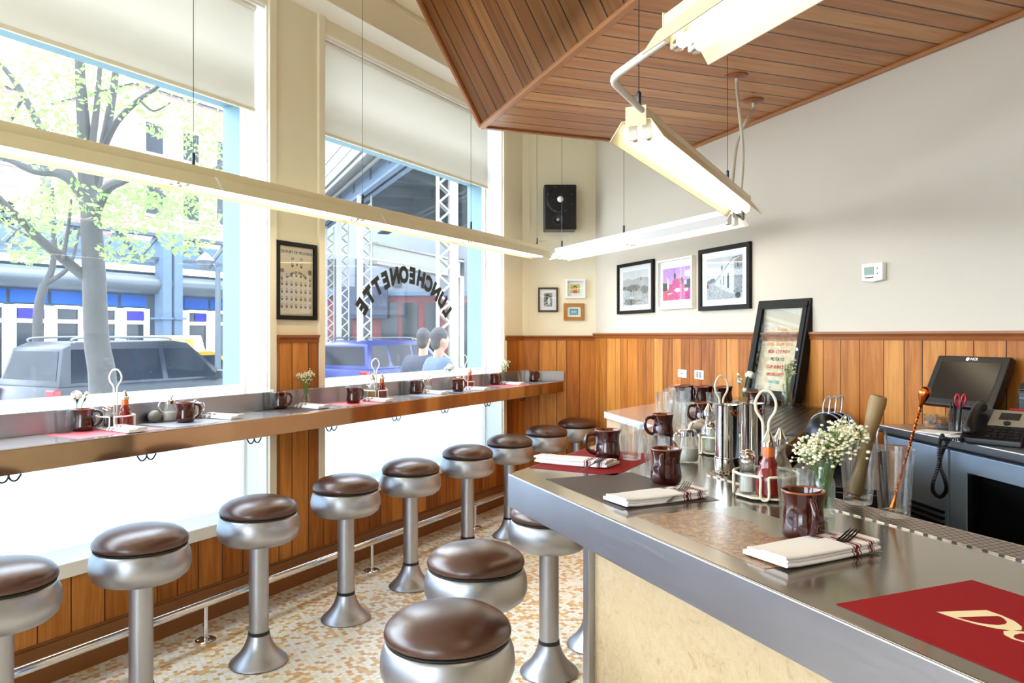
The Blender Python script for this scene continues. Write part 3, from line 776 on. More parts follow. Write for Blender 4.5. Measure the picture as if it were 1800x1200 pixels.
# feed cables from canopies on the soffit
def soff(px, py): return onz(px, py, ZSF)
for lab, mpx, mpy, path in (('ribbed white feed cable hanging from the nearer soffit canopy', 1295, 133, [(1300, 200, 3.95), (1306, 270, 4.02), (.05, 0, 0)]),
                            ('ribbed white feed cable hanging from the farther soffit canopy', 1324, 176, [(1316, 205, 4.12), (1296, 250, 4.1), (.17, 0, 0)])):
    m0 = soff(mpx, mpy)
    t = thing('power_cable', lab, 'cable', m0)
    bm = B(); lathe(bm, [(0, 0), (.06, 0), (.06, -.006), (.05, -.012), (0, -.012)], 28); make('ceiling_canopy', bm, 'wood_trim', t)
    bm = B(); tube(bm, smooth_path([(0, 0, -.012), (0, 0, -.06)] + [pt(*p) - m0 for p in path[:-1]] + [Vector((f3a.lerp(f3b, path[-1][0]).x, f3a.lerp(f3b, path[-1][0]).y, ZL + .062)) - m0], 8), .0085, 8); make('cable_sleeve', bm, 'cable_beige', t)

# ------------------------------------------------------------------ loudspeaker on the back wall
x0, z1 = onB(956, 325, .2); x1, z0 = onB(1013, 404, .2); w_, h_ = x1 - x0, z1 - z0
sp = thing('loudspeaker', 'black two-way loudspeaker mounted high on the back wall', 'speaker', M=MB_((x0 + x1) / 2 + .0, .03, (z0 + z1) / 2))
bm = B(); box(bm, -w_ / 2, w_ / 2, -.2, 0, -h_ / 2, h_ / 2); make('cabinet', bm, 'black_plastic', sp, bevel=.012)
bm = B(); M = Matrix.Translation((0, -.2, .07)) @ Matrix.Rotation(R(90), 4, 'X')
lathe(bm, [(.125, -.002), (.128, .006), (.112, .008), (.108, -.0), (.05, -.02), (.0, -.024)], 40, M); make('woofer', bm, 'black_plastic', sp)
bm = B(); lathe(bm, [(.03, -.02), (.028, 0), (.018, .012), (0, .016)], 24, M); make('dust_cap', bm, 'wire_white', sp)
bm = B(); M2 = Matrix.Translation((-.02, -.2, -.115)) @ Matrix.Rotation(R(90), 4, 'X')
lathe(bm, [(.05, -.002), (.052, .005), (.04, .006), (.02, .002), (0, .002)], 28, M2); make('tweeter', bm, 'dark_steel', sp)
bm = B(); lathe(bm, [(.014, 0), (.012, .01), (0, .014)], 20, M2); make('tweeter_dome', bm, 'satin_metal', sp)
for k in range(8):
    bm = B(); ball(bm, (.118 * math.cos(k * .785 + .39), -.207, .07 + .118 * math.sin(k * .785 + .39)), .005, sub=1); make('screw', bm, 'chrome', sp)
bm = B(); box(bm, -.05, .05, -.0, .03, -.06, .06); make('wall_bracket', bm, 'black_plastic', sp, smooth=0)

# ------------------------------------------------------------------ framed pictures
def frame(label, M, wd, ht, fw, mat, mount, prints, depth=.025, group=None, mat_border=None):
    """M: wall frame at the picture's centre; prints: function(bm_list) drawing the print"""
    t = thing('picture_frame', label, 'picture', M=M, group=group)
    bm = B()
    for a, b, c, d in ((-wd / 2, wd / 2, ht / 2 - fw, ht / 2), (-wd / 2, wd / 2, -ht / 2, -ht / 2 + fw), (-wd / 2, -wd / 2 + fw, -ht / 2 + fw, ht / 2 - fw), (wd / 2 - fw, wd / 2, -ht / 2 + fw, ht / 2 - fw)):
        box(bm, a, b, -depth, -.002, c, d)
    make('frame', bm, mat, t, bevel=.0012)
    bm = B(); box(bm, -wd / 2 + fw, wd / 2 - fw, -.010, -.004, -ht / 2 + fw, ht / 2 - fw); make('mount', bm, mount, t, smooth=0)
    prints(t)
    bm = B(); box(bm, -wd / 2 + fw, wd / 2 - fw, -.0175, -.016, -ht / 2 + fw, ht / 2 - fw); make('glazing', bm, 'frame_glass', t, smooth=0)
    return t
def noisepic(name, stops, scale=18, dist=1.0, sky=None, vary=(1, 1, 1)):
    m, nt, out = newmat(name)
    tc = nd(nt, 'TexCoord').outputs['Object']
    n = nd(nt, 'TexNoise', {'Vector': nd(nt, 'VectorMath', {0: tc, 1: vary}, operation='MULTIPLY').outputs[0], 'Scale': scale, 'Detail': 7.0, 'Roughness': .7, 'Distortion': dist}).outputs[0]
    c = ramp(nt, n, stops)
    pbr(nt, out, c, .55); return name
noisepic('print_sky', [(.3, '#c9c9cc'), (.7, '#e0e0e2')], 6)
noisepic('print_hill', [(.3, '#9a9a9d'), (.7, '#bdbdbf')], 12)
noisepic('print_ground', [(.3, '#6d6d6f'), (.5, '#b0b0b0'), (.7, '#d6d6d6')], 40)
noisepic('print_brush', [(.38, '#1d1d1d'), (.5, '#606060'), (.66, '#c4c4c4')], 70, 2)
noisepic('print_wall', [(.3, '#bcbcbe'), (.6, '#e4e4e6')], 30)
noisepic('print_stone', [(.35, '#4a4a4c'), (.6, '#a8a8aa')], 60, 1.5)
noisepic('print_magenta', [(.3, '#7a1450'), (.5, '#d32a86'), (.7, '#f09ac4')], 60, 2)
noisepic('print_violet', [(.3, '#b06ad0'), (.7, '#dfb6ea')], 8)
noisepic('print_red', [(.3, '#b0213c'), (.6, '#e2607a')], 30)
noisepic('print_dark', [(.3, '#141414'), (.7, '#3c3c3c')], 40)
noisepic('print_mono', [(.42, '#101010'), (.5, '#8a8a8a'), (.6, '#f0f0f0')], 50, 2)
noisepic('print_yellow', [(.4, '#6f7a1c'), (.5, '#e0c22c'), (.65, '#f3e06a')], 90, 2)
noisepic('print_teal', [(.3, '#4f9c9f'), (.7, '#8fc7c4')], 25)
plain('skin_print', '#d9a47c', .6); plain('print_pale', '#dcecea', .6); plain('print_navy', '#23364a', .6)
def flat(bm, poly, y, mi): 
    f = bm.faces.new([bm.verts.new((a, y, b)) for a, b in poly]); f.material_index = mi
def draw(layers, x0, x1, z0, z1):
    """layers: (material, polygon in 0..1 picture coordinates)"""
    def fn(t):
        bm = B(); mats = []
        for k, (mt, poly) in enumerate(layers):
            if mt not in mats: mats.append(mt)
            flat(bm, [(x0 + a * (x1 - x0), z0 + b * (z1 - z0)) for a, b in poly], -.0104 - k * .00012, mats.index(mt))
        make('print', bm, mats, t, smooth=0, norm=False)
    return fn
def blob(cx, cz, rx, rz, n=14, j=.25, seed=1):
    q = random.Random(seed); return [(cx + rx * (1 - j * q.random()) * math.cos(2 * math.pi * k / n), cz + rz * (1 - j * q.random()) * math.sin(2 * math.pi * k / n)) for k in range(n)]
full = [(0, 0), (1, 0), (1, 1), (0, 1)]
def wallpic(label, pxl, pyt, pxr, pyb, which, fw, mat, layers, border, mount='paper_white', depth=.025, group=None):
    fn_, mk = (onR, MR) if which == 'R' else ((onB, MB_) if which == 'B' else (onW, MW))
    (a0, zt), (a1, zb) = fn_(pxl, pyt, depth), fn_(pxr, pyb, depth)
    wd, ht = a1 - a0, zt - zb
    bx_, bz = wd / 2 - fw - border[0] * wd, ht / 2 - fw - border[1] * ht
    return frame(label, mk((a0 + a1) / 2, 0, (zt + zb) / 2), wd, ht, fw, mat, mount, draw(layers, -bx_, bx_, -bz, bz), depth, group)
desert = [('print_sky', full), ('print_hill', [(0, .45), (1, .45), (1, .76), (.7, .8), (.4, .74), (.2, .79), (0, .74)]), ('print_ground', [(0, 0), (1, 0), (1, .52), (0, .5)]),
          ('print_brush', blob(.42, .5, .3, .12, seed=3)), ('print_brush', blob(.85, .42, .16, .14, seed=4)), ('print_brush', blob(.3, .1, .3, .1, seed=5)), ('print_brush', blob(.72, .74, .03, .05, seed=6)), ('print_wall', blob(.36, .22, .08, .05, seed=8)), ('print_brush', blob(.08, .52, .1, .05, seed=9)), ('print_brush', blob(.6, .12, .2, .03, seed=10))]
cact = [('print_violet', full), ('print_magenta', [(0, 0), (1, 0), (1, .5), (0, .5)]), ('print_red', [(0, 0), (.6, 0), (.3, .3), (0, .25)]), ('print_dark', [(0, .3), (.2, .32), (.2, .58), (.1, .54), (0, .56)]), ('print_dark', [(.8, .35), (1, .35), (1, .62), (.9, .6), (.8, .56)]), ('print_magenta', blob(.6, .52, .3, .16, seed=2)), ('print_dark', blob(.45, .74, .04, .12, seed=3)), ('print_pale', blob(.2, .5, .04, .2, seed=5)), ('print_pale', blob(.55, .3, .12, .07, seed=7)), ('print_pale', blob(.3, .18, .14, .05, seed=9)), ('print_dark', blob(.7, .58, .05, .12, seed=11)), ('print_pale', blob(.86, .3, .08, .06, seed=12)), ('print_magenta', blob(.5, .12, .4, .1, seed=13)), ('print_pale', blob(.84, .52, .05, .08, seed=15))]
street = [('print_sky', full), ('print_hill', [(0, .42), (.2, .5), (.3, .48), (.3, .3), (0, .3)]), ('print_brush', [(0, .44), (.1, .5), (.22, .52), (.24, .44), (0, .36)]), ('print_wall', [(.2, .36), (.75, .95), (.96, 1), (1, 1), (1, .1), (.7, .12), (.2, .33)]), ('print_stone', [(.78, .9), (1, .99), (1, .1), (.78, .14)]),
          ('print_ground', [(0, 0), (1, 0), (1, .12), (.7, .12), (.18, .34), (0, .36)]), ('print_hill', [(.58, .03), (.66, .06), (.24, .36), (.2, .34)]), ('print_dark', [(.59, .26), (.64, .24), (.64, .62), (.59, .6)]), ('print_dark', [(.48, .34), (.5, .33), (.5, .54), (.48, .53)]), ('print_dark', [(.4, .36), (.415, .355), (.415, .48), (.4, .475)]), ('print_dark', [(.2, .385), (.75, .965), (.98, 1), (.98, .985), (.75, .94), (.2, .37)]),
          ('print_dark', blob(.88, .07, .09, .08, seed=3)), ('print_stone', blob(.82, .16, .06, .05, seed=4)), ('print_dark', [(.86, .72), (.9, .73), (.9, .84), (.86, .82)]), ('print_dark', [(.42, .66), (.46, .68), (.46, .8), (.43, .8)]), ('print_dark', blob(.03, .33, .03, .05, seed=7))]
wallpic('black-framed grey desert landscape, left of three on the right wall', 1084, 466, 1147, 549, 'R', .028, 'black_frame', desert, (.10, .10))
wallpic('white-framed magenta and violet cactus picture between two black frames', 1154, 459, 1216, 541, 'R', .016, 'white_frame', cact, (.08, .14), depth=.035)
wallpic('large black-framed grey street photograph nearest the menu board', 1227, 440, 1317, 542, 'R', .032, 'black_frame', street, (.10, .10))
wallpic('small dark-brown frame with a tiny black and white print on the back wall', 946, 505, 981, 548, 'B', .016, 'brown_frame', [('print_mono', full), ('print_dark', blob(.4, .7, .25, .22, seed=2)), ('print_pale', blob(.6, .4, .2, .3, seed=3))], (.2, .15))
wallpic('small white box frame with a yellow portrait on the back wall', 994, 490, 1029, 524, 'B', .02, 'white_frame', [('print_yellow', full), ('print_dark', blob(.5, .6, .22, .3, seed=2)), ('skin_print', blob(.5, .52, .15, .22, j=.05, seed=3)), ('print_red', blob(.5, .16, .28, .2, seed=4))], (.16, .16), depth=.04)
wallpic('small golden wooden frame with a teal print on the back wall', 991, 533, 1027, 563, 'B', .032, 'gold_wood', [('print_navy', full), ('print_teal', [(.05, .07), (.95, .07), (.95, .93), (.05, .93)]), ('print_pale', blob(.35, .5, .16, .12, seed=2)), ('print_pale', blob(.66, .52, .16, .12, seed=3))], (.13, .13))

# ------------------------------------------------------------------ poster on the pier between the windows
(a0, zt), (a1, zb) = onW(486, 421, .02), onW(557, 563, .02)
wd, ht = a1 - a0, zt - zb
plain('poster_paper', '#e2cfae', .8, vary=.25, scale=6); plain('poster_patch', '#d9c9bc', .8, vary=.15, scale=9); plain('poster_ink', '#4b4038', .8); plain('poster_grey', '#8f8272', .8, vary=.5, scale=160)
def poster(t):
    bm = B(); x, z = wd / 2 - .026, ht / 2 - .026
    flat(bm, [(-x, -z), (x, -z), (x, z), (-x, z)], -.0104, 0)
    flat(bm, [(-x, -.62 * z), (-.12 * x, -.62 * z), (-.12 * x, .32 * z), (-x, .32 * z)], -.0106, 1)
    make('print', bm, ['poster_paper', 'poster_patch'], t, smooth=0, norm=False)
    bm = B(); Mx = lambda a, b: Matrix.Translation((a, -.011, b)) @ Matrix.Rotation(R(90), 4, 'X')
    text_bm(bm, 'CENTURY OF PROGRESS', .0245, Mx(0, z * .83), bold=.0002)
    text_bm(bm, '19', .024, Mx(-x * .22, z * .64)); text_bm(bm, '33', .024, Mx(x * .3, z * .64))
    s = 'WOMEN OF CHICAGO'
    for k, ch in enumerate(s):
        th = (k / (len(s) - 1) - .5) * 1.5; text_bm(bm, ch, .018, Mx(x * .06 + .10 * math.sin(th), z * .12 + .10 * (math.cos(th) - .72)) @ Matrix.Rotation(-th, 4, 'Z'))
    make('poster_lettering', bm, 'poster_ink', t, smooth=0)
    bm = B(); k = 0
    cells = [(-.22, .47, 1), (.05, .51, .8), (.3, .46, 1)] + [(-.82 + .275 * c, .14 - .215 * r_ + (.05 - .012 * (c - 3) ** 2 if r_ == 0 else 0), .9) for r_ in range(5) for c in range(7)]
    for cx, cz, s_ in cells:
        k += 1; flat(bm, [(cx * x + .0105 * s_ * math.cos(j * .524), cz * z + .0155 * s_ * math.sin(j * .524)) for j in range(12)], -.0108, 0)
        flat(bm, [(cx * x + .005 * math.cos(j * .785), cz * z + .004 + .006 * math.sin(j * .785)) for j in range(8)], -.0109, 1)
        flat(bm, [(cx * x - .007, cz * z - .012), (cx * x + .007, cz * z - .012), (cx * x + .003, cz * z - .001), (cx * x - .003, cz * z - .001)], -.0109, 2)
    flat(bm, [(-.93 * x, .24 * z), (-.7 * x, .24 * z), (-.7 * x, .34 * z), (-.93 * x, .34 * z)], -.0108, 0); flat(bm, [(.72 * x, .2 * z), (.92 * x, .2 * z), (.92 * x, .36 * z), (.72 * x, .36 * z)], -.0108, 0)
    make('oval_portraits', bm, ['poster_grey', 'poster_paper', 'poster_ink'], t, smooth=0, norm=False)
frame('tall black-framed sepia poster with rows of ovals on the pier between the windows', MW((a0 + a1) / 2, 0, (zt + zb) / 2), wd, ht, .026, 'black_frame', 'poster_paper', poster, .025)

# ------------------------------------------------------------------ thermostat, sockets
(a0, zt), (a1, zb) = onR(1514, 464, .03), onR(1551, 494, .03); wd, ht = a1 - a0, zt - zb
t = thing('thermostat', 'white wall thermostat with a small grey-green display', 'thermostat', M=MR((a0 + a1) / 2, 0, (zt + zb) / 2))
bm = B(); prism(bm, [(-wd / 2, -ht * .42), (0, -ht * .5), (wd / 2, -ht * .42), (wd / 2, ht * .5), (-wd / 2, ht * .5)], 0, .03, M=Matrix.Rotation(R(90), 4, 'X')); make('housing', bm, 'plate_white', t, bevel=.006)
bm = B(); box(bm, -wd * .36, wd * .1, -.0315, -.029, -ht * .12, ht * .3); make('display', bm, 'lcd_green', t, smooth=0)
bm = B(); text_bm(bm, 'Honeywell', .0135, Matrix.Translation((-wd * .13, -.0305, -ht * .25)) @ Matrix.Rotation(R(90), 4, 'X')); make('badge', bm, 'red_card', t, smooth=0)
bm = B()
for z in (.02, -.008): prism(bm, [(-.004, -.004), (.004, -.004), (0, .004)], .03, .0325, M=Matrix.Translation((wd * .27, 0, z)) @ Matrix.Rotation(R(90), 4, 'X') @ (Matrix.Rotation(R(180), 4, 'Z') if z < 0 else Matrix()))
make('button', bm, 'dark_steel', t, smooth=0)
for pxl, pyt, pxr, pyb, lb, kind in ((1192, 649, 1207, 664, 'square white wall plate with one jack, left of two on the panelling', 0), (1221, 650, 1237, 667, 'square white wall plate with a double socket, right of two on the panelling', 1)):
    (a0, zt), (a1, zb) = onR(pxl, pyt, .02), onR(pxr, pyb, .02); wd, ht = a1 - a0, zt - zb
    t = thing('wall_socket', lb, 'wall socket', M=MR((a0 + a1) / 2, .0165, (zt + zb) / 2))
    bm = B(); box(bm, -wd / 2, wd / 2, -.006, 0, -ht / 2, ht / 2); make('cover_plate', bm, 'plate_white', t, bevel=.0025)
    bm = B()
    if kind:
        for x in (-.018, .018):
            box(bm, x - .013, x + .013, -.0075, -.005, -.022, .022)
        make('outlet', bm, 'grey_card', t, bevel=.002)
    else: box(bm, -.005, .005, -.0075, -.005, -.006, .006); make('jack', bm, 'black_plastic', t, smooth=0)

# ------------------------------------------------------------------ menu board leaning on the right wall
(tl, zt), (tr, _) = onR(1316, 538, .085), onR(1408, 534, .085)
qb = .135; wd = tr - tl; ztop = 1.705; lean = math.atan2(qb - .01, ztop - ZB); hh = (ztop - ZB) / math.cos(lean)
Mb = MR((tl + tr) / 2, qb - .055, ZB) @ Matrix.Rotation(-lean, 4, 'X') @ Matrix.Translation((0, 0, .0095))
t = thing('menu_board', 'black glazed menu board leaning on the wall at the end of the bar', 'menu board', M=Mb)
bm = B(); fw = .045; dp = .055
for a, b, c, d in ((-wd / 2, wd / 2, hh - fw, hh), (-wd / 2, wd / 2, 0, fw), (-wd / 2, -wd / 2 + fw, fw, hh - fw), (wd / 2 - fw, wd / 2, fw, hh - fw)): box(bm, a, b, -dp, 0, c, d)
make('case_frame', bm, 'black_frame', t, bevel=.003)
bm = B(); box(bm, -wd / 2 + .012, wd / 2 - .012, -.012, -.001, .012, hh - .012); make('back_panel', bm, 'poster_paper', t, smooth=0)
bm = B()
f2 = .02
for a, b, c, d in ((-wd / 2 + f2, wd / 2 - f2, hh - fw - .012, hh - f2), (-wd / 2 + f2, wd / 2 - f2, f2, fw + .012), (-wd / 2 + f2, -wd / 2 + fw + .012, fw, hh - fw), (wd / 2 - fw - .012, wd / 2 - f2, fw, hh - fw)): box(bm, a, b, -dp - .006, -dp, c, d)
dr = make('glazed_door', bm, 'black_frame', t, bevel=.002)
bm = B(); box(bm, -wd / 2 + fw, wd / 2 - fw, -dp + .002, -dp + .005, fw, hh - fw); make('door_glass', bm, 'board_glass', dr, smooth=0)
bm = B(); lathe(bm, [(.011, 0), (.011, .006), (.006, .008), (0, .008)], 16, Matrix.Translation((wd / 2 - fw + .006, -dp - .006, hh * .5)) @ Matrix.Rotation(R(90), 4, 'X')); make('door_lock', bm, 'chrome', dr)
plain('chalk_red', '#c2452a', .7); plain('chalk_orange', '#d98a3a', .7); plain('chalk_green', '#56704a', .7); plain('chalk_teal', '#3d9c96', .7); plain('chalk_dark', '#4d463c', .7)
rows = [('CONCHA', '1.75', 'chalk_green'), ('CAFE CON LECHE', '', 'chalk_orange'), ('TOTAL', '', 'chalk_orange'), ('TOASTED DONUT', '', 'chalk_green'), ('RICE  BEAN  EGG', '', 'chalk_orange'), ('SIDE  COUNTY', '#5', 'chalk_red'), ('POTATO', '4.00', 'chalk_dark'), ('CUP SUMMER', '2.0', 'chalk_red'), ('BREAKFAST', '6.0', 'chalk_red'), ('WATER', '$1.0', 'chalk_teal')]
bm = B(); mats = sorted({r_[2] for r_ in rows})
for k, (a, b, c) in enumerate(rows):
    z = hh - .085 - k * (hh - .17) / (len(rows) - .4)
    Mx = lambda x: Matrix.Translation((x, -.0128, z)) @ Matrix.Rotation(R(90), 4, 'X')
    text_bm(bm, a, .030, Mx(-.02), mi=mats.index(c), bold=.0006)
    if b: text_bm(bm, b, .030, Mx(wd / 2 - .08), mi=mats.index('chalk_dark'), bold=.0006)
make('menu_lettering', bm, mats, t, smooth=0)
# ------------------------------------------------------------------ tableware builders
def single(name, bm, mat, label, cat, loc, rotz=0, group=None, **kw):
    o = make(name, bm, mat, **kw); o.location = loc; o.rotation_euler = (0, 0, rotz); return tag(o, label, cat, group)
PROTO = {}
def proto(key, build, label, loc, rotz=0, group=None, scale=None):
    """first call builds the thing, later calls copy it"""
    if key not in PROTO:
        o = build(); PROTO[key] = o; o.location = loc; o.rotation_euler = (0, 0, rotz); o['label'] = label
        if group: o['group'] = group
        if scale: o.scale = scale
        return o
    return dup(PROTO[key], loc, rotz, label, group, scale)
def b_mug():
    t = thing('mug', '', 'mug')
    bm = B(); lathe(bm, [(0, .002), (.033, .002), (.035, 0), (.039, .003), (.0425, .012), (.043, .022), (.0395, .045), (.038, .062), (.040, .08), (.0437, .094)], 40)
    lathe(bm, [(.0400, .0945), (.0365, .08), (.0345, .06), (.036, .04), (.038, .022), (.03, .008), (0, .007)], 40)
    bm.verts.ensure_lookup_table()
    make('cup_body', bm, 'mug_glaze', t, smooth=60)
    bm = B(); lathe(bm, [(.0437, .094), (.0432, .0965), (.0420, .0975), (.0406, .0967), (.0400, .0945)], 40); make('rim', bm, 'mug_rim', t, smooth=80)
    bm = B(); tube(bm, smooth_path([(.0385, 0, .079), (.05, 0, .084), (.066, 0, .079), (.074, 0, .062), (.071, 0, .040), (.058, 0, .024), (.0415, 0, .017)]), [.0066] * 37, 10); make('handle', bm, 'mug_glaze', t, smooth=60)
    return t
def shell(bm, out, inn, seg=36): lathe(bm, out + list(reversed(inn)), seg)
def b_tumbler():
    bm = B(); shell(bm, [(0, 0), (.029, 0), (.0315, .003), (.0385, .115)], [(0, .010), (.028, .010), (.0295, .014), (.0365, .115)]); return tag(make('tumbler', bm, 'clear_glass', smooth=40), '', 'glass')
def b_pint():
    bm = B(); shell(bm, [(0, 0), (.030, 0), (.0325, .003), (.0425, .152)], [(0, .014), (.027, .014), (.0295, .019), (.0405, .152)]); return tag(make('mixing_glass', bm, 'clear_glass', smooth=40), '', 'glass')
def b_napkin(L=.235, Wd=.098):
    bm = B()
    def slab(x0, x1, y0, y1, z, th, fold):
        n = 6; prof = [(y1, z + th), (y1, z)] if not fold else []
        a = [(y0 + th * .5 - th * .5 * math.sin(math.pi * k / n), z + th * .5 - th * .5 * math.cos(math.pi * k / n)) for k in range(n + 1)]
        pr = a + [(y1, z + th), (y1, z)]
        xs = [x0 + (x1 - x0) * k / 8 for k in range(9)]
        rings = [[bm.verts.new((x + .0015 * math.sin(40 * y), y, zz + .0012 * math.sin(18 * x + 30 * y) + (.0018 if k in (0, 8) else 0))) for y, zz in pr] for k, x in enumerate(xs)]
        m = len(pr)
        for p, q in zip(rings[:-1], rings[1:]):
            for k in range(m): bm.faces.new((p[k], p[(k + 1) % m], q[(k + 1) % m], q[k]))
        bm.faces.new(list(reversed(rings[0]))); bm.faces.new(rings[-1])
    slab(-L / 2, L / 2, -Wd / 2, Wd / 2, .0014, .0075, True); slab(-L / 2 + .004, L / 2 - .006, -Wd / 2 + .003, Wd / 2 - .006, .0088, .0065, True); slab(-L / 2 - .003, L / 2 - .002, -Wd / 2 + .0005, Wd * .06, .0150, .0065, True)
    return tag(make('napkin', bm, 'napkin_cloth', smooth=50), '', 'napkin')
def b_fork():
    bm = B(); z = lambda x: .004 + .010 * max(0, (x - .06) / .06) ** 1.5
    def strip2(pts, wd):
        vs = [(bm.verts.new((x, y - w2, zz)), bm.verts.new((x, y + w2, zz))) for (x, y, zz), w2 in zip(pts, wd)]
        for a, b in zip(vs[:-1], vs[1:]): bm.faces.new((a[0], b[0], b[1], a[1]))
    xs = [-.05, -.044, -.03, 0, .03, .045, .055, .062]; strip2([(x, 0, z(x)) for x in xs], [.004, .006, .005, .0035, .003, .006, .0105, .0115])
    for k in range(4):
        y = -.0094 + k * .00627; strip2([(x, y, z(x)) for x in (.062, .075, .09, .105, .112)], [.0023, .0022, .002, .0016, .0008])
    bmesh.ops.solidify(bm, geom=bm.faces[:], thickness=.0016)
    return tag(make('fork', bm, 'dark_steel', smooth=40), '', 'fork')
def b_ketchup():
    t = thing('ketchup_bottle', '', 'bottle')
    bm = B(); pr = [(0, 0), (.026, 0), (.0295, .004)]
    for k in range(9):
        zz = .010 + k * .0075; r = .0325 - .0000 - max(0, k - 4) ** 1.6 * .0011; pr += [(r, zz), (r - .0018, zz + .00375)]
    lathe(bm, pr + [(.0225, .083), (.016, .094), (.0155, .1)], 36); lathe(bm, [(.0155, .1), (0, .1)], 36); make('bottle_body', bm, 'ketchup', t, smooth=70)
    bm = B(); lathe(bm, [(0, .099), (.0155, .1), (.0150, .128), (0, .128)], 28); make('bottle_neck', bm, 'hot_sauce', t)
    bm = B(); lathe(bm, [(0, .124), (.0175, .124), (.0178, .136), (.0165, .1375), (.0155, .139), (.0105, .150), (.004, .163), (0, .164)], 28); make('cap', bm, 'chrome', t)
    return t
def b_oil():
    t = thing('oil_bottle', '', 'bottle')
    bm = B(); shell(bm, [(0, 0), (.026, 0), (.029, .004), (.0295, .06), (.026, .075), (.014, .095), (.0135, .126)], [(0, .005), (.024, .005), (.0265, .01), (.027, .06), (.0235, .074), (.0115, .096), (.0115, .126)], 32); make('bottle_body', bm, 'clear_glass', t, smooth=50)
    bm = B(); lathe(bm, [(0, .006), (.0235, .006), (.0258, .011), (.0262, .045), (0, .045)], 32); make('bottle_filling', bm, 'oil', t, smooth=50)
    bm = B(); lathe(bm, [(0, .122), (.0165, .122), (.0168, .136), (.0145, .139), (.0095, .150), (.0035, .163), (0, .164)], 28); make('cap', bm, 'chrome', t)
    return t
def b_shaker(fill):
    t = thing('salt_shaker' if fill == 'sugar' else 'pepper_shaker', '', 'shaker')
    bm = B(); shell(bm, [(0, 0), (.0205, 0), (.0215, .004), (.0205, .03), (.0195, .062), (.016, .078), (.016, .082)], [(0, .006), (.018, .006), (.019, .01), (.018, .03), (.0172, .062), (.014, .077), (.014, .082)], 12); make('glass_body', bm, 'clear_glass', t, smooth=20)
    bm = B(); lathe(bm, [(0, .0065), (.0178, .0065), (.0185, .01), (.0175, .03), (.0170, .05), (0, .05)], 12); make('filling', bm, fill, t)
    bm = B(); lathe(bm, [(0, .079), (.0185, .079), (.019, .083), (.0178, .086), (.019, .089), (.019, .096), (.015, .101), (.008, .104), (0, .105)], 28); make('cap', bm, 'chrome', t)
    return t
def b_sugar():
    t = thing('sugar_pourer', '', 'sugar pourer')
    bm = B(); shell(bm, [(0, 0), (.034, 0), (.0375, .005), (.038, .03), (.033, .055), (.027, .08), (.027, .09)], [(0, .006), (.032, .006), (.035, .01), (.0355, .03), (.0305, .055), (.0247, .08), (.0247, .09)], 36); make('glass_body', bm, 'clear_glass', t, smooth=50)
    bm = B(); lathe(bm, [(0, .0065), (.0318, .0065), (.0348, .0105), (.035, .03), (.0325, .045), (0, .05)], 32); make('filling', bm, 'sugar', t)
    bm = B(); lathe(bm, [(0, .086), (.029, .086), (.0295, .1), (.024, .106), (0, .108)], 32); make('cap', bm, 'chrome', t)
    bm = B(); tube(bm, [(.008, 0, .1), (.012, 0, .115), (.022, 0, .127)], .0055, 10); make('spout', bm, 'chrome', t)
    bm = B(); tube(bm, smooth_path([(-.028, 0, .095), (-.05, 0, .094), (-.056, 0, .07), (-.036, 0, .045)]), .004, 8); make('handle', bm, 'chrome', t)
    return t
def b_creamer():
    t = thing('creamer_jug', '', 'jug')
    bm = B(); shell(bm, [(0, 0), (.03, 0), (.034, .006), (.035, .03), (.027, .06), (.028, .075)], [(0, .003), (.03, .004), (.033, .01), (.0335, .03), (.0255, .06), (.0265, .075)], 32); make('jug_body', bm, 'chrome', t)
    bm = B(); tube(bm, smooth_path([(.027, 0, .07), (.05, 0, .072), (.056, 0, .045), (.034, 0, .025)]), .0035, 8); make('handle', bm, 'chrome', t)
    bm = B(); lathe(bm, [(0, .0755), (.029, .0755), (.028, .079), (.01, .084), (.006, .092), (0, .094)], 28); make('lid', bm, 'chrome', t)
    return t
def b_caddy(mat='wire_ivory'):
    t = thing('condiment_caddy', '', 'caddy')
    bm = B(); prism(bm, [(.078 * math.cos(k * math.pi / 4 + .39), .078 * math.sin(k * math.pi / 4 + .39)) for k in range(8)], .001, .006); make('base', bm, mat, t, bevel=.001)
    bm = B(); pts = []
    for k in range(4):
        a0 = k * math.pi / 2
        for a, zz in ((a0 + .12, .006), (a0 + .12, .052), (a0 + .2, .058), (a0 + .8, .058), (a0 + 1.37, .058), (a0 + 1.45, .052), (a0 + 1.45, .006)): pts.append((.079 * math.cos(a), .079 * math.sin(a), zz))
    tube(bm, smooth_path(pts, 3, True), .0034, 8, closed=True); make('wire_guard', bm, mat, t)
    bm = B(); tube(bm, smooth_path([(-.006, 0, .006), (-.006, 0, .09), (-.0065, 0, .165), (-.009, 0, .19), (-.023, 0, .215), (-.024, 0, .24), (-.012, 0, .262), (0, 0, .266), (.012, 0, .262), (.024, 0, .24), (.023, 0, .215), (.009, 0, .19), (.0065, 0, .165), (.006, 0, .09), (.006, 0, .006)], 5), .0036, 8); make('loop_handle', bm, mat, t)
    return t
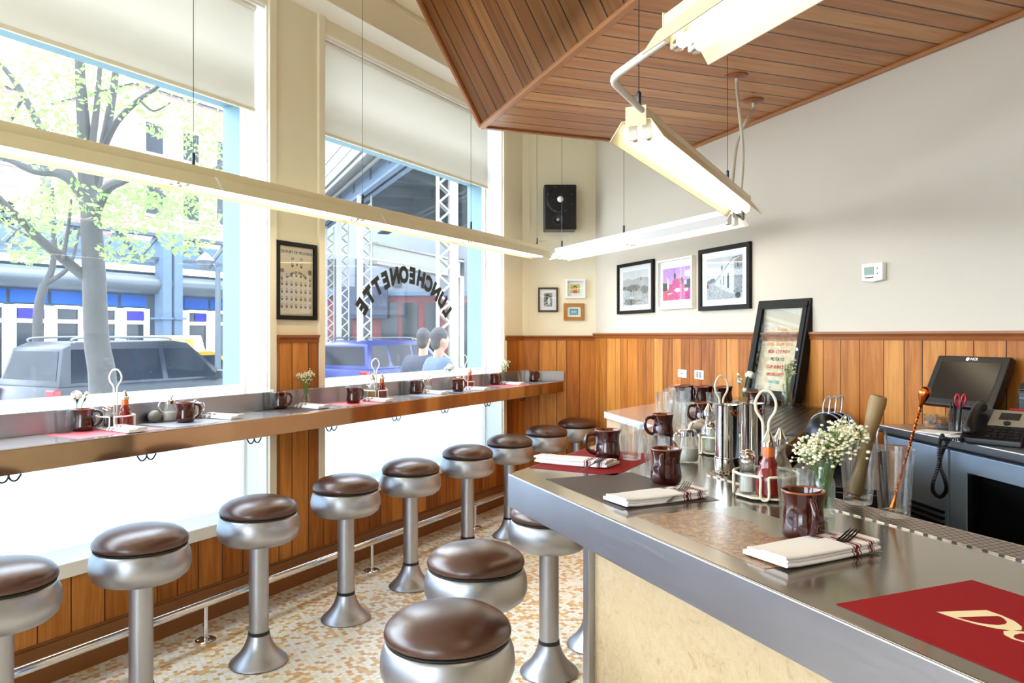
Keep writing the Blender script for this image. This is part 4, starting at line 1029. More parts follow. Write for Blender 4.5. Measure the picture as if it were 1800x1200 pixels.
def b_vase(kind):
    bm = B()
    if kind == 'square': pr = ([(0, 0), (.0225, 0), (.0235, .003), (.0235, .072), (.020, .084), (.0165, .088), (.0165, .112), (.0185, .114), (.0185, .122)], [(0, .008), (.02, .008), (.0215, .012), (.0215, .072), (.018, .082), (.0145, .088), (.0145, .122)])
    elif kind == 'round': pr = ([(0, 0), (.018, 0), (.024, .006), (.028, .025), (.026, .045), (.014, .068), (.0125, .08), (.0165, .092)], [(0, .006), (.017, .006), (.022, .01), (.0258, .025), (.024, .045), (.0123, .066), (.0108, .08), (.0148, .092)])
    else: pr = ([(0, 0), (.024, 0), (.0255, .003), (.0275, .062)], [(0, .008), (.022, .008), (.0235, .012), (.0255, .062)])
    shell(bm, *pr, 32); return tag(make('flower_vase', bm, 'green_glass' if kind == 'square' else 'clear_glass', smooth=40), '', 'vase')
def flowers(label, base, h, kind, spread=(.05, .05), seed=1, lobes=None, n=90, group=None):
    """stems start inside the vase at base; blossoms around lobes (dx, dy, dz, radius)"""
    q = random.Random(seed); t = thing('flower_bunch', label, 'flowers', base, 0, group)
    lobes = lobes or [(0, 0, h, spread[0])]
    st, bl, lf = B(), B(), B()
    if kind == 'breath':
        for (x, y, z, r) in lobes:
            for k in range(10):
                e_ = Vector((x + q.gauss(0, r * .5), y + q.gauss(0, r * .5), z + q.gauss(0, r * .3))); m_ = Vector((x * .3 + q.gauss(0, .004), y * .3 + q.gauss(0, .004), z * .55))
                tube(st, smooth_path([(q.gauss(0, .003), q.gauss(0, .003), .012), m_, e_], 4), .0008, 4)
                for j in range(n // 10):
                    b_ = e_ + Vector((q.gauss(0, r * .45), q.gauss(0, r * .45), q.gauss(0, r * .4)))
                    tube(st, [m_.lerp(e_, .8), b_], .0005, 3, cap=False); ball(bl, b_, q.uniform(.003, .0054), sub=1, scale=(1, 1, .85))
        mats = ('stem_green', 'petal_cream')
    else:
        for i, (x, y, z, r) in enumerate(lobes):
            tube(st, smooth_path([(0, 0, .012), (x * .4, y * .4, z * .6), (x, y, z)], 5), .0018, 6)
            for j in range(46):
                d = Vector((q.gauss(0, 1), q.gauss(0, 1), q.gauss(.35, .7))).normalized(); c = Vector((x, y, z)) + d * r * q.uniform(.55, 1)
                a = d.cross(Vector((q.random(), q.random(), q.random()))).normalized(); b = d.cross(a); s_ = r * .42
                f = [bl.verts.new(c + a * s_ * math.cos(u_) + b * s_ * .8 * math.sin(u_) + d * .12 * s_ * math.sin(3 * u_)) for u_ in (0, 1.05, 2.1, 3.14, 4.2, 5.25)]; bl.faces.new(f)
            ball(lf, (x, y, z - r * .5), r * .55, sub=1)
            for s_ in (-1, 1):
                p = Vector((x * .7, y * .7, z * .75)); v = [lf.verts.new(p + Vector(w_)) for w_ in ((0, 0, 0), (.006 * s_, .004, .012), (.014 * s_, 0, .03), (.004 * s_, -.004, .014))]; lf.faces.new(v)
        mats = ('stem_green', 'petal_white'); make('leaf', lf, 'leaf_green', t)
    make('stem', st, mats[0], t); make('blossom', bl, mats[1], t); return t
def placemat(label, P, d, n, L, Wd, mat, group=None, z=ZB, th=.0009):
    M = Matrix(((d.x, n.x, 0, P.x), (d.y, n.y, 0, P.y), (0, 0, 1, z), (0, 0, 0, 1)))
    bm = B(); box(bm, 0, L, 0, Wd, .0001, th); o = make('placemat', bm, mat, smooth=0); o.matrix_world = M
    return tag(o, label, 'placemat', group)

# ------------------------------------------------------------------ on the window counter
PM = .0011
def onC(px, py, qmin=.085, qmax=.31, z=ZW):
    p = onz(px, py, z); q = (p.x - W0) * NW.x + p.y * NW.y
    if not qmin <= q <= qmax:
        qq = min(max(q, qmin), qmax); D = (W0 + qq * WL) / ((px - CX) / F - WS); p = Vector(((px - CX) / F * D, D, z))
    return Vector((p.x, p.y, z + PM))
def onQ(px, q, z=ZW): D = (W0 + q * WL) / ((px - CX) / F - WS); return Vector(((px - CX) / F * D, D, z + PM))
NTH = ['first', 'second', 'third', 'fourth', 'fifth', 'sixth', 'seventh', 'eighth']
GW = 'place settings on the window counter'
wm = [(147, 754), (326, 734), (492, 716), (621, 703.5), (730, 692), (805, 682), (870, 675.5), (938, 671)]
e3 = Vector((E2.x, E2.y, 0)); n3 = Vector((NW.x, NW.y, 0))
cards = ['pink_card', 'grey_card', 'brown_card', 'pink_card', 'grey_card', 'grey_card', 'pink_card', 'grey_card']
cname = {'pink_card': 'pink', 'grey_card': 'grey', 'brown_card': 'dark brown'}
for k, (px, py) in enumerate(wm):
    p = onC(px, py, {1: .19, 5: .25, 3: .2}.get(k, .085)); o_ = NTH[k]
    proto('mug', b_mug, 'maroon mug on the window counter, %s from the left along it' % o_, p, WANG - .25, 'mugs on the window counter')
    s_ = (p.x - W0) * E2.x + p.y * E2.y
    a = s_ - .17; b = min(a + .40, sC1 - .03); q0_ = .06
    c = Wp(a, q0_, 0)
    placemat('%s paper placemat on the window counter, under the %s mug from the left' % (cname[cards[k]], o_), c, e3, n3, b - a, .27, cards[k], 'placemats on the window counter', ZW, .001)
for k, px in enumerate((218, 391, 548, 664, 763, 838, 903, 966)):
    fr_ = k in (0, 3, 5); p = onQ(px + (5 if k == 0 else 0), .272 if fr_ else .205)
    if k == 7: p = onQ(964, .17)
    if k == 6: p = onQ(900, .2)
    proto('napkin', b_napkin, 'folded white napkin on the window counter, %s from the left along it' % NTH[k], p, math.atan2(-NW.y, -NW.x) + (.1 if k % 2 else -.06), 'napkins on the window counter', (.74 if fr_ else .85, .9, 1))
for k, (px, py) in enumerate(((112, 755), (473, 716), (606, 703), (713, 692.5), (855, 677), (926, 671.5), (916, 672.5))):
    lb = 'empty clear tumbler on the window counter, %s from the left along it' % NTH[k]
    proto('tumbler', b_tumbler, lb, onC(px, py, .08), 0, 'tumblers on the window counter')
# pourers, jugs and caddies between the settings
proto('sugar', b_sugar, 'glass sugar pourer beside the second mug on the window counter', onC(297, 736), WANG)
proto('sugar', b_sugar, 'glass sugar pourer beside the fifth mug on the window counter', onC(752, 688), WANG)
proto('creamer', b_creamer, 'steel creamer jug just behind the second mug on the window counter', onC(343, 724, .085), WANG)
bm = B(); lathe(bm, [(0, 0), (.014, 0), (.026, .01), (.0315, .027), (.028, .044), (.014, .056), (0, .059)], 28)
single('round_jar', bm, 'grey_stone', 'round grey pebble-like jar between the first caddy and the sugar pourer', 'jar', onC(272, 735, .075))
def caddy_at(px, py, who, items, mat='wire_white', rot=0.3, key='caddy_w', pos=None):
    c = pos if pos is not None else onC(px, py, .12)
    c = Vector((c.x, c.y, c.z + .0002))
    proto(key, lambda: b_caddy(mat), who[0], c, rot)
    for kind, ang, r, lb in items:
        p = c + Vector((r * math.cos(ang), r * math.sin(ang), .0062))
        if kind == 'ketchup': proto('ketchup', b_ketchup, lb, p, 0)
        elif kind == 'oil': proto('oil', b_oil, lb, p, 0)
        elif kind == 'salt': proto('salt', lambda: b_shaker('sugar'), lb, p, .2)
        else: proto('pepper', lambda: b_shaker('pepper'), lb, p, .2)
caddy_at(203, 741, ('white wire condiment caddy with loop handle right of the first mug on the window counter',),
         [('ketchup', .0, .043, 'red ketchup bottle in the first caddy from the left on the window counter'), ('salt', 3.0, .045, 'salt shaker on the left in the first window-counter caddy'), ('pepper', 4.5, .045, 'pepper shaker in front in the first window-counter caddy')], pos=onQ(203, .122))
caddy_at(656, 698, ('white wire condiment caddy with loop handle right of the fourth mug on the window counter',),
         [('ketchup', .0, .043, 'red ketchup bottle in the middle caddy on the window counter, beside an oil bottle'), ('oil', 4.4, .043, 'oil bottle beside the ketchup in the middle caddy on the window counter'), ('salt', 2.9, .045, 'salt shaker in the middle caddy on the window counter')], pos=onQ(660, .122))
caddy_at(812, 681, ('white wire condiment caddy with loop handle right of the sixth mug on the window counter',),
         [('ketchup', .0, .043, 'red ketchup bottle in the farthest caddy on the window counter'), ('pepper', 3.0, .045, 'pepper shaker in the farthest caddy on the window counter')], pos=onQ(816, .122))
p = onC(133, 748, .05); p = onQ(136, .07)
proto('vase_t', lambda: b_vase('tub'), 'small clear glass vase behind the first mug on the window counter', p)
flowers('white carnation in the vase behind the first mug on the window counter', p + Vector((0, 0, .004)), .1, 'carn', lobes=[(-.005, 0, .150, .024), (.036, .01, .160, .010)], seed=3)
p = onC(538, 710, .072)
proto('vase_r', lambda: b_vase('round'), 'round bud vase right of the third mug on the window counter', p)
flowers("sprig of white baby's breath in the bud vase by the wooden pier", p + Vector((0, 0, .002)), .15, 'breath', lobes=[(.0, 0, .165, .03), (.025, .01, .19, .022), (-.03, 0, .175, .02)], n=70, seed=5)
p = onQ(788, .07)
proto('vase_t', None, 'small clear glass vase left of the sixth mug on the window counter', p)
flowers('white carnation in the vase left of the sixth mug on the window counter', p + Vector((0, 0, .004)), .12, 'carn', lobes=[(.012, 0, .17, .03), (-.02, 0, .16, .014)], seed=8)
p = onQ(884, .07)
proto('vase_r', None, 'round bud vase right of the seventh mug on the window counter', p, 1)
flowers('small bunch of pale flowers in the bud vase by the last casing', p + Vector((0, 0, .002)), .16, 'breath', lobes=[(.0, 0, .16, .03), (.02, 0, .19, .03), (-.01, 0, .13, .02)], n=60, seed=11)

# ------------------------------------------------------------------ on the bar
GB = 'place settings on the bar'
def onb(px, py, dz=0.0): p = onz(px, py, ZB); return Vector((p.x, p.y, ZB + dz))
placemat('bright red placemat at the far corner of the bar, under a folded napkin', onz(930, 822, ZB), es, ns, .45, .283, 'red_card')
placemat('dark brown placemat at the bar corner, behind the second napkin', onz(959, 842, ZB), u, nu, .42, .283, 'brown_card')
placemat('brown map-patterned placemat on the bar below the third napkin', onz(1120, 908, ZB), u, nu, .42, .283, 'map_card')
PD = onz(1470, 1062, ZB)
pm = placemat('large red menu card with cream lettering nearest the viewer on the bar', PD, u, nu, .45, .299, 'red_card')
pm.name = 'menu_card'; pm['category'] = 'menu'
bm = B()
def outline(bm, outer, inner, z):
    n = len(outer); o1 = [bm.verts.new((a, b, z)) for a, b in outer]; i1 = [bm.verts.new((a, b, z)) for a, b in inner]
    for k in range(n): bm.faces.new((o1[k], o1[(k + 1) % n], i1[(k + 1) % n], i1[k]))
outline(bm, [(.083, .110), (.106, .186), (.130, .186), (.152, .181), (.170, .170), (.178, .157), (.174, .143), (.160, .129), (.140, .119), (.112, .112)],
        [(.110, .119), (.129, .178), (.133, .179), (.140, .176), (.150, .168), (.155, .157), (.153, .145), (.146, .134), (.134, .125), (.120, .120)], .0012)
outline(bm, [(.196 + .026 * math.cos(k * .6283 + .3) + .05 * .026 * math.sin(k * .6283), .136 + .022 * math.sin(k * .6283 + .3)) for k in range(10)], [(.197 + .012 * math.cos(k * .6283 + .3), .137 + .018 * math.sin(k * .6283 + .3)) for k in range(10)], .0012)
text_bm(bm, "ve's", .075, Matrix.Translation((.232, .142, .0011)), bold=.002, align='LEFT', shear=.25, extrude=.0001)
bmesh.ops.recalc_face_normals(bm, faces=bm.faces[:])
o = make('menu_lettering', bm, 'lettering_cream', pm, smooth=0)
gN = 'folded napkins on the bar'
proto('napkin', None, 'folded striped napkin on the bright red placemat at the far bar corner', onb(1014, 815, PM), R(-28), gN, (1.05, 1.1, 1))
proto('napkin', None, 'folded striped napkin on the dark brown placemat on the bar', onb(1153, 878, PM), R(27), gN, (1.05, 1.1, 1))
proto('napkin', None, 'folded striped napkin on the map-patterned placemat on the bar', onb(1428, 973, PM), R(28), gN, (1.05, 1.12, 1))
for rx, ry, tx, ty, lb in ((1050, 812, 1078, 799, 'fork tucked into the napkin on the bright red placemat'), (1199, 862, 1227, 841, 'fork tucked into the napkin on the dark brown placemat'), (1481, 951, 1513, 932, 'fork tucked into the napkin nearest the viewer on the bar')):
    p, q_ = onz(rx, ry, ZB + .022), onz(tx, ty, ZB + .03); a = math.atan2(q_.y - p.y, q_.x - p.x)
    o = proto('fork', b_fork, lb, Vector((p.x, p.y, ZB + .0138)) - Vector((math.cos(a), math.sin(a), 0)) * .058, a, 'forks on the bar'); o.rotation_euler = (0, -.1, a)
gM = 'maroon mugs on the bar'
for px, py, a, lb in ((1068, 806, R(186), 'maroon mug with handle to the left on the bright red placemat'), (1165, 770, R(190), 'maroon mug with handle to the left behind the sugar pourer on the bar'),
                      (1171, 849, R(-112), 'maroon mug with handle towards the viewer on the dark brown placemat'), (1412, 945, R(-94), 'maroon mug closest to the viewer, on the map-patterned placemat'),
                      (1236, 744, R(186), 'maroon mug beside the napkin rolls behind the steel tins'), (1327, 719, R(-60), 'maroon mug in front of the leaning menu board')):
    proto('mug', None, lb, onb(px, py, PM), a, gM)
gT = 'clear tumblers on the bar'
for px, py, lb in ((1110, 807, 'clear tumbler right of the mug on the bright red placemat'), (1154, 838, 'clear tumbler left of the mug on the dark brown placemat'), (1398, 921, 'clear tumbler behind the mug closest to the viewer'),
                   (1193, 757, 'clear tumbler in front of the glass cluster, left of the napkin rolls'), (1343, 711, 'clear tumbler beside the mug in front of the menu board'), (1437, 862, 'clear tumbler behind the caddy, left of the flower vase'), (1254, 728, 'clear tumbler in front of the mug tray, behind the steel tins')):
    proto('tumbler', None, lb, onb(px, py, PM), 0, gT)
for k, (px, py) in enumerate(((1165, 728), (1176, 718), (1186, 710), (1194, 726), (1203, 717))):
    proto('tumbler', None, 'clear tumbler in the cluster of glasses beside the mug tray', onb(px, py, .0002), 0, 'cluster of glasses by the mug tray')
proto('sugar', None, 'sugar pourer with steel lid in the middle of the bar', onb(1208, 812, .0002), R(30))
# tray with stacked-up mugs
tc_ = onz(1236, 713, ZB)
bm = B(); box(bm, -.17, .17, -.12, .12, 0, .018); box(bm, -.18, .18, -.13, -.12, 0, .028); box(bm, -.18, .18, .12, .13, 0, .028); box(bm, -.18, -.17, -.12, .12, 0, .028); box(bm, .17, .18, -.12, .12, 0, .028)
ta = math.atan2(ns.y, ns.x)
single('serving_tray', bm, 'plate_white', 'white tray full of maroon mugs at the far end of the bar', 'tray', (tc_.x, tc_.y, ZB + .0003), ta, bevel=.002)
for k in range(6):
    i, j = k % 3, k // 3
    p = Vector((tc_.x, tc_.y, ZB + .0186)) + Vector((math.cos(ta), math.sin(ta), 0)) * (-.113 + i * .113) + Vector((-math.sin(ta), math.cos(ta), 0)) * (-.058 + j * .116)
    proto('mug', None, 'maroon mug among the six standing on the white tray', p, ta + 1.6 * (1 if j else -1), 'mugs on the white tray')
for k, (px, py, a) in enumerate(((1218, 757, .4), (1228, 750, 1.0))):
    bm = B(); tube(bm, [(-.055, 0, .0165), (-.05, 0, .0165), (.05, 0, .0165), (.055, 0, .0165)], [.011, .016, .016, .012], 14)
    single('napkin_roll', bm, 'napkin_cloth', ['rolled white napkin in front, left of the steel tins', 'rolled white napkin behind the other roll, left of the steel tins'][k], 'napkin', onb(px, py, .0003), a)
# steel malt tins
def b_tin():
    t = thing('steel_tin', '', 'steel cup')
    bm = B(); shell(bm, [(0, 0), (.034, 0), (.0365, .004), (.0368, .05), (.0345, .05), (.0335, .2), (.0350, .204)], [(0, .003), (.033, .004), (.0345, .05), (.0322, .2), (.0338, .204)], 40); make('cup_body', bm, 'chrome', t, smooth=35)
    bm = B(); tube(bm, smooth_path([(.0335, -.010, .186), (.041, -.010, .186), (.043, 0, .172), (.041, .010, .186), (.0335, .010, .186)], 4), .0016, 6); make('handle', bm, 'copper', t)
    return t
proto('tin', b_tin, 'tall polished steel tin, left of a pair on the bar', onb(1278, 834, .0035), R(-70), 'steel tins on the bar')
proto('tin', None, 'tall polished steel tin, right of a pair on the bar', onb(1323, 829, .0035), R(-70), 'steel tins on the bar')
# caddies on the bar
c = onz(1346, 872, ZB); c = Vector((c.x, c.y, ZB + .0035))
caddy_at(0, 0, ('ivory wire condiment caddy with loop handle beside the mug closest to the viewer',),
         [('ketchup', R(-100), .045, 'red ribbed sauce bottle with steel spout in the ivory caddy on the bar'), ('salt', R(-168), .05, 'salt shaker at the front of the ivory caddy on the bar'), ('pepper', R(135), .05, 'pepper shaker at the back of the ivory caddy on the bar'), ('oil', R(15), .042, 'clear bottle with conical steel spout in the ivory caddy on the bar')], 'wire_ivory', R(-20), 'caddy_i', pos=c)
c = onz(1268, 797, ZB); c = Vector((c.x, c.y, ZB + .0036))
caddy_at(0, 0, ('wire condiment caddy with loop handle behind the steel tins on the bar',),
         [('salt', R(-150), .05, 'salt shaker in the caddy behind the steel tins'), ('oil', R(170), .043, 'clear bottle in the caddy behind the steel tins'), ('pepper', R(80), .05, 'pepper shaker in the caddy behind the steel tins')], 'wire_ivory', R(15), 'caddy_i', pos=c)
# vases and flowers on the bar
p = onb(1449, 905, .0002)
proto('vase_s', lambda: b_vase('square'), 'clear bottle vase behind the mug closest to the viewer', p)
flowers("large bunch of white baby's breath in the bottle vase on the bar", p + Vector((0, 0, .004)), .18, 'breath', lobes=[(-.014, .01, .145, .036), (.012, .015, .162, .037), (.045, .025, .182, .034), (-.032, .015, .145, .026), (.066, .02, .176, .026)], n=120, seed=21)
p = onb(1308, 727, .0002)
proto('vase_t', None, 'small glass vase left of the menu board', p)
flowers('white carnations with dark leaves left of the menu board', p + Vector((0, 0, .004)), .17, 'carn', lobes=[(.03, 0, .2, .024), (-.02, .01, .17, .018), (.0, -.01, .12, .014), (-.03, .0, .20, .01)], seed=31)
p = onb(1383, 719, .0065)
t = proto('vase_s', None, 'cut-glass bottle vase on the draining board before the menu board', p, .4, None, (1.25, 1.25, 1.1))
flowers("sprig of baby's breath in the cut-glass vase before the menu board", p + Vector((0, 0, .01)), .2, 'breath', lobes=[(.0, 0, .21, .028), (.02, 0, .245, .024), (.03, .01, .18, .016)], n=50, seed=41)
# mixing glasses with bar tools
pA_ = onb(1508, 886, .0035); pB_ = onb(1572, 909, .0035)
proto('pint', b_pint, 'tall mixing glass holding the wooden muddler', pA_, 0, 'mixing glasses'); proto('pint', None, 'tall mixing glass holding the copper spoon', pB_, 0, 'mixing glasses')
a = pA_ + Vector((-.008, .004, .018)); b = onz(1541, 700, 1.35); b = pA_ + Vector((.052, .0, .262))
bm = B(); d = b - a; tube(bm, [a, a + d * .02, a + d * .1, a + d * .3, a + d * .45, a + d * .7, a + d * .92, a + d * .985, b], [.014, .0185, .019, .0145, .0135, .0165, .0205, .0185, .011], 24)
tag(make('muddler', bm, 'muddler_wood'), 'thick wooden muddler standing in the left mixing glass', 'muddler')
t = thing('bar_whisk', 'looped steel wire whisk beside the muddler in the left mixing glass', 'whisk', pA_)
bm = B()
for k in range(7):
    an = k * math.pi / 7; c_, s_ = math.cos(an), math.sin(an)
    tube(bm, smooth_path([(-.012 + .004 * c_, .012 + .004 * s_, .05), (-.013 + .014 * c_, .012 + .014 * s_, .12), (-.018 + .024 * c_, .012 + .024 * s_, .18), (-.02, .012, .215), (-.018 - .024 * c_, .012 - .024 * s_, .18), (-.013 - .014 * c_, .012 - .014 * s_, .12), (-.012 - .004 * c_, .012 - .004 * s_, .05)], 5), .0009, 5)
make('wire_loop', bm, 'satin_metal', t)
bm = B(); tube(bm, [(-.012, .012, .0145), (-.012, .012, .055)], .007, 12); make('handle', bm, 'satin_metal', t)
t = thing('bar_spoon', 'twisted copper bar spoon with a teardrop bowl in the right mixing glass', 'spoon', pB_)
a = Vector((-.006, .0, .0165)); b = onz(1622, 706, 1.33); D = pB_.y - .03; b = pt(1619, 712, D) - pB_
bm = B(); pts = []; N = 200; d = b - a; ax = d.normalized().cross(Vector((0, 1, 0))).normalized(); ay_ = ax.cross(d.normalized())
for sgn in (0, math.pi):
    tube(bm, [a + d * (.12 + .88 * k / N) + ax * .0017 * math.cos(k * .42 + sgn) + ay_ * .0017 * math.sin(k * .42 + sgn) for k in range(N + 1)], .0017, 5)
make('twisted_stem', bm, 'copper', t)
bm = B(); tube(bm, [a, a + d * .01, a + d * .06, a + d * .13], [.004, .0062, .005, .0024], 12); make('end_weight', bm, 'copper', t)
bm = B(); tube(bm, [b + d.normalized() * x for x in (-.004, .006, .016, .026, .034, .040, .043)], [.0025, .0055, .0095, .0128, .0128, .0085, .002], 18); make('bowl', bm, 'copper', t, smooth=80)
t = thing('bottle_opener', 'flat steel opener with a looped end in the right mixing glass', 'opener', pB_, R(15))
Mo = Matrix.Translation((-.012, .016, .0155)) @ Matrix.Rotation(R(-3), 4, 'Y')
bm = B(); box(bm, -.011, .011, -.001, .001, 0, .13, M=Mo); make('blade', bm, 'dark_steel', t, bevel=.0005)
bm = B(); tube(bm, smooth_path([(-.010, 0, .128), (-.012, 0, .16), (-.006, 0, .18), (.006, 0, .18), (.012, 0, .16), (.010, 0, .128)], 5), .0022, 8, M=Mo); make('loop', bm, 'satin_metal', t)

# ------------------------------------------------------------------ behind the bar
t = thing('underbar_station', 'dark steel underbar station in the shadow behind the bar', 'bar station', Vector((IC.x, IC.y, 0)), math.atan2(es.y, es.x))
bm = B(); box(bm, .25, 1.35, -.40, -.045, .12, 1.02); make('body', bm, 'dark_steel', t, bevel=.004)
bm = B(); box(bm, .25, 1.35, -.40, -.045, 1.02, 1.035); make('lid', bm, 'dark_steel', t, bevel=.002)
for x in (.29, 1.31):
    for y in (-.36, -.09):
        bm = B(); tube(bm, [(x, y, 0), (x, y, .12)], .018, 12); make('leg', bm, 'dark_steel', t)
Mu = Matrix.Translation((IC.x, IC.y, 0)) @ Matrix.Rotation(math.atan2(es.y, es.x), 4, 'Z')
for k, (px, lb) in enumerate(((1452, 'dark mesh strainer, leftmost of three standing together behind the flowers'), (1466, 'dark mesh strainer in the middle of three behind the flowers'), (1482, 'dark mesh strainer, rightmost of three standing behind the flowers'))):
    D = 2.80; X = (1452 - CX) / F * D; X += .033 * k * math.cos(R(28)); D += .033 * k * math.sin(R(28))
    t = thing('strainer', lb, 'strainer', (X, D, 1.0355), R(28), 'strainers behind the bar')
    Ms = Matrix.Translation((0, 0, .092)) @ Matrix.Rotation(R(90), 4, 'Y')
    bm = B(); lathe(bm, [(.088, 0), (.082, -.02), (.06, -.045), (.03, -.06), (0, -.064)], 32, Ms); bmesh.ops.solidify(bm, geom=bm.faces[:], thickness=.001); make('mesh_bowl', bm, 'dark_steel', t)
    bm = B(); tube(bm, [Ms @ Vector((.09 * math.cos(j * .196), .09 * math.sin(j * .196), 0)) for j in range(32)], .0024, 6, closed=True); make('rim_wire', bm, 'satin_metal', t)
    bm = B(); tube(bm, smooth_path([(0, -.012, .179), (.004, -.014, .21), (.012, -.010, .235), (.02, 0, .24), (.014, .010, .235), (.004, .014, .21), (0, .012, .179)], 4), .0028, 6); make('loop_handle', bm, 'satin_metal', t)
# till: touch screen on a stand
ZK = 1.08
Mt = Matrix.Translation((1.985, 3.42, 0)) @ Matrix.Rotation(R(-71), 4, 'Z')
t = thing('till_screen', 'black tilted touch-screen till on the back counter', 'till', M=Mt @ Matrix.Translation((0, 0, ZK + .0003)))
Ms = Matrix.Translation((0, 0, 1.185 - ZK)) @ Matrix.Rotation(R(-27), 4, 'X')
bm = B(); box(bm, -.185, .185, 0, .035, 0, .25, M=Ms); make('housing', bm, 'black_plastic', t, bevel=.005)
bm = B(); box(bm, -.152, .152, -.0012, .001, .032, .218, M=Ms); make('screen', bm, 'screen_dark', t, smooth=0)
bm = B(); text_bm(bm, 'NCR', .018, Ms @ Matrix.Translation((.01, -.0006, .234)) @ Matrix.Rotation(R(90), 4, 'X'), bold=.0005, extrude=.0003); lathe(bm, [(.009, 0), (.009, .0006), (0, .0006)], 20, Ms @ Matrix.Translation((-.022, -.0004, .234)) @ Matrix.Rotation(R(90), 4, 'X')); make('badge', bm, 'plate_white', t, smooth=0)
bm = B(); box(bm, -.07, .07, .05, .09, .0, .16); box(bm, -.1, .1, -.01, .1, 0, .018); make('stand', bm, 'black_plastic', t, bevel=.004)
# desk telephone
Mp = Matrix.Translation((1.905, 2.99, ZK + .0004)) @ Matrix.Rotation(R(-48), 4, 'Z')
t = thing('desk_telephone', 'black desk telephone with silver face at the right edge of the photo', 'telephone', M=Mp)
Mf = Matrix.Rotation(R(32), 4, 'X')
bm = B(); v = [(-.1, -.09), (.1, -.09)]
vs = [bm.verts.new(p_) for p_ in ((-.105, -.10, 0), (.105, -.10, 0), (.105, .09, 0), (-.105, .09, 0), (-.105, -.10, .022), (.105, -.10, .022), (.105, .075, .125), (-.105, .075, .125), (.105, .09, .12), (-.105, .09, .12))]
for f in ((3, 2, 1, 0), (0, 1, 5, 4), (4, 5, 6, 7), (7, 6, 8, 9), (9, 8, 2, 3), (1, 2, 8, 6, 5), (0, 4, 7, 9, 3)): bm.faces.new([vs[i] for i in f])
make('base', bm, 'black_plastic', t, bevel=.004)
sl = math.atan2(.103, .175); Mface = Matrix.Translation((0, -.10, .0225)) @ Matrix.Rotation(sl, 4, 'X')
plain('phone_silver', '#a39a88', .35, .4)
bm = B(); box(bm, -.03, .095, .09, .195, 0, .003, M=Mface); make('face_plate', bm, 'phone_silver', t, bevel=.001)
bm = B(); box(bm, 0, .07, .13, .175, .003, .0045, M=Mface); make('display', bm, 'screen_dark', t, smooth=0)
bm = B(); lathe(bm, [(.012, 0), (.012, .006), (0, .006)], 20, Mface @ Matrix.Translation((.035, .104, .003))); make('navigation_key', bm, 'dark_steel', t)
for i in range(5):
    for j in range(4):
        bm = B(); box(bm, -.018 + i * .024, -.002 + i * .024, .01 + j * .019, .021 + j * .019, .0, .004, M=Mface); make('key', bm, 'dark_steel', t, bevel=.001)
bm = B(); box(bm, .02, .09, .198, .206, 0, .006, M=Mface); make('message_light', bm, 'scissor_red', t, bevel=.001)
bm = B(); hp = [(-.07, .005, .012), (-.07, .02, .03), (-.07, .06, .044), (-.07, .12, .046), (-.07, .165, .034), (-.07, .19, .014)]
tube(bm, smooth_path([Vector(p_) for p_ in hp], 5), [.014, .02, .024, .025, .024, .023, .022, .021, .02, .019, .018, .018, .018, .018, .018, .018, .019, .02, .021, .022, .023, .024, .024, .022, .02, .014], 14, M=Mface); make('handset', bm, 'black_plastic', t, smooth=60)
# coiled telephone cord
Mfi = Mp
s0 = Mp @ Vector((-.09, -.105, .015))
Dk = lambda px: (lambda k: (Kf.x * kn.x + Kf.y * kn.y - .035) / (k * kn.x + kn.y))((px - CX) / F)
cp = [s0, Vector((s0.x - .06, s0.y + .02, ZK + .013))] + [pt(px, py, Dk(px)) for px, py in ((1656, 764), (1651, 785), (1650, 815), (1640, 848), (1641, 864), (1653, 873), (1663, 862), (1661, 842), (1652, 815), (1658, 790), (1668, 772))]
cp[2].z = ZK + .014
path = smooth_path(cp, 22); bm = B(); hp = []; up = Vector((.3, -.9, .2))
for i in range(len(path) - 1):
    tg = (path[i + 1] - path[i]).normalized(); a_ = tg.cross(up).normalized(); b_ = tg.cross(a_)
    for j in range(4):
        th = (i + j / 4) * 2.6; hp.append(path[i].lerp(path[i + 1], j / 4) + a_ * .0062 * math.cos(th) + b_ * .0062 * math.sin(th))
tube(bm, hp, .0024, 5); tag(make('telephone_cord', bm, 'black_plastic'), 'coiled black telephone cord looping over the counter edge', 'cord')
# pen pot, scissors, tubs, pads, printer
p = Vector(onz(1681, 759, ZK)); p.z = ZK + .0003
bm = B(); shell(bm, [(0, 0), (.03, 0), (.031, .003), (.031, .092)], [(0, .004), (.0285, .004), (.029, .008), (.029, .092)], 28); single('pen_pot', bm, 'clear_glass', 'clear pot full of pens below the till screen', 'pen pot', p, smooth=40)
for k in range(5):
    a_ = k * 1.25; bm = B(); tube(bm, [(.012 * math.cos(a_), .012 * math.sin(a_), .006), (.022 * math.cos(a_), .022 * math.sin(a_), .12), (.0235 * math.cos(a_), .0235 * math.sin(a_), .133)], [.004, .004, .002], 8)
    single('pen', bm, 'black_plastic', 'dark pen standing in the clear pot below the till screen', 'pen', p, group='pens in the pot')
t = thing('scissors', 'red-handled scissors standing in the pen pot', 'scissors', p, R(-30))
bm = B(); box(bm, -.006, .006, -.001, .001, .008, .11, M=Matrix.Rotation(R(6), 4, 'Y')); make('blade', bm, 'chrome', t, smooth=0)
for s_ in (-1, 1):
    bm = B(); tube(bm, smooth_path([(.014 + s_ * .002, 0, .105), (.014 + s_ * .016, 0, .125), (.016 + s_ * .02, 0, .15), (.018 + s_ * .012, 0, .165), (.017 + s_ * .004, 0, .15), (.015 + s_ * .003, 0, .125)], 4, True), .0042, 8, closed=True); make('handle', bm, 'scissor_red', t)
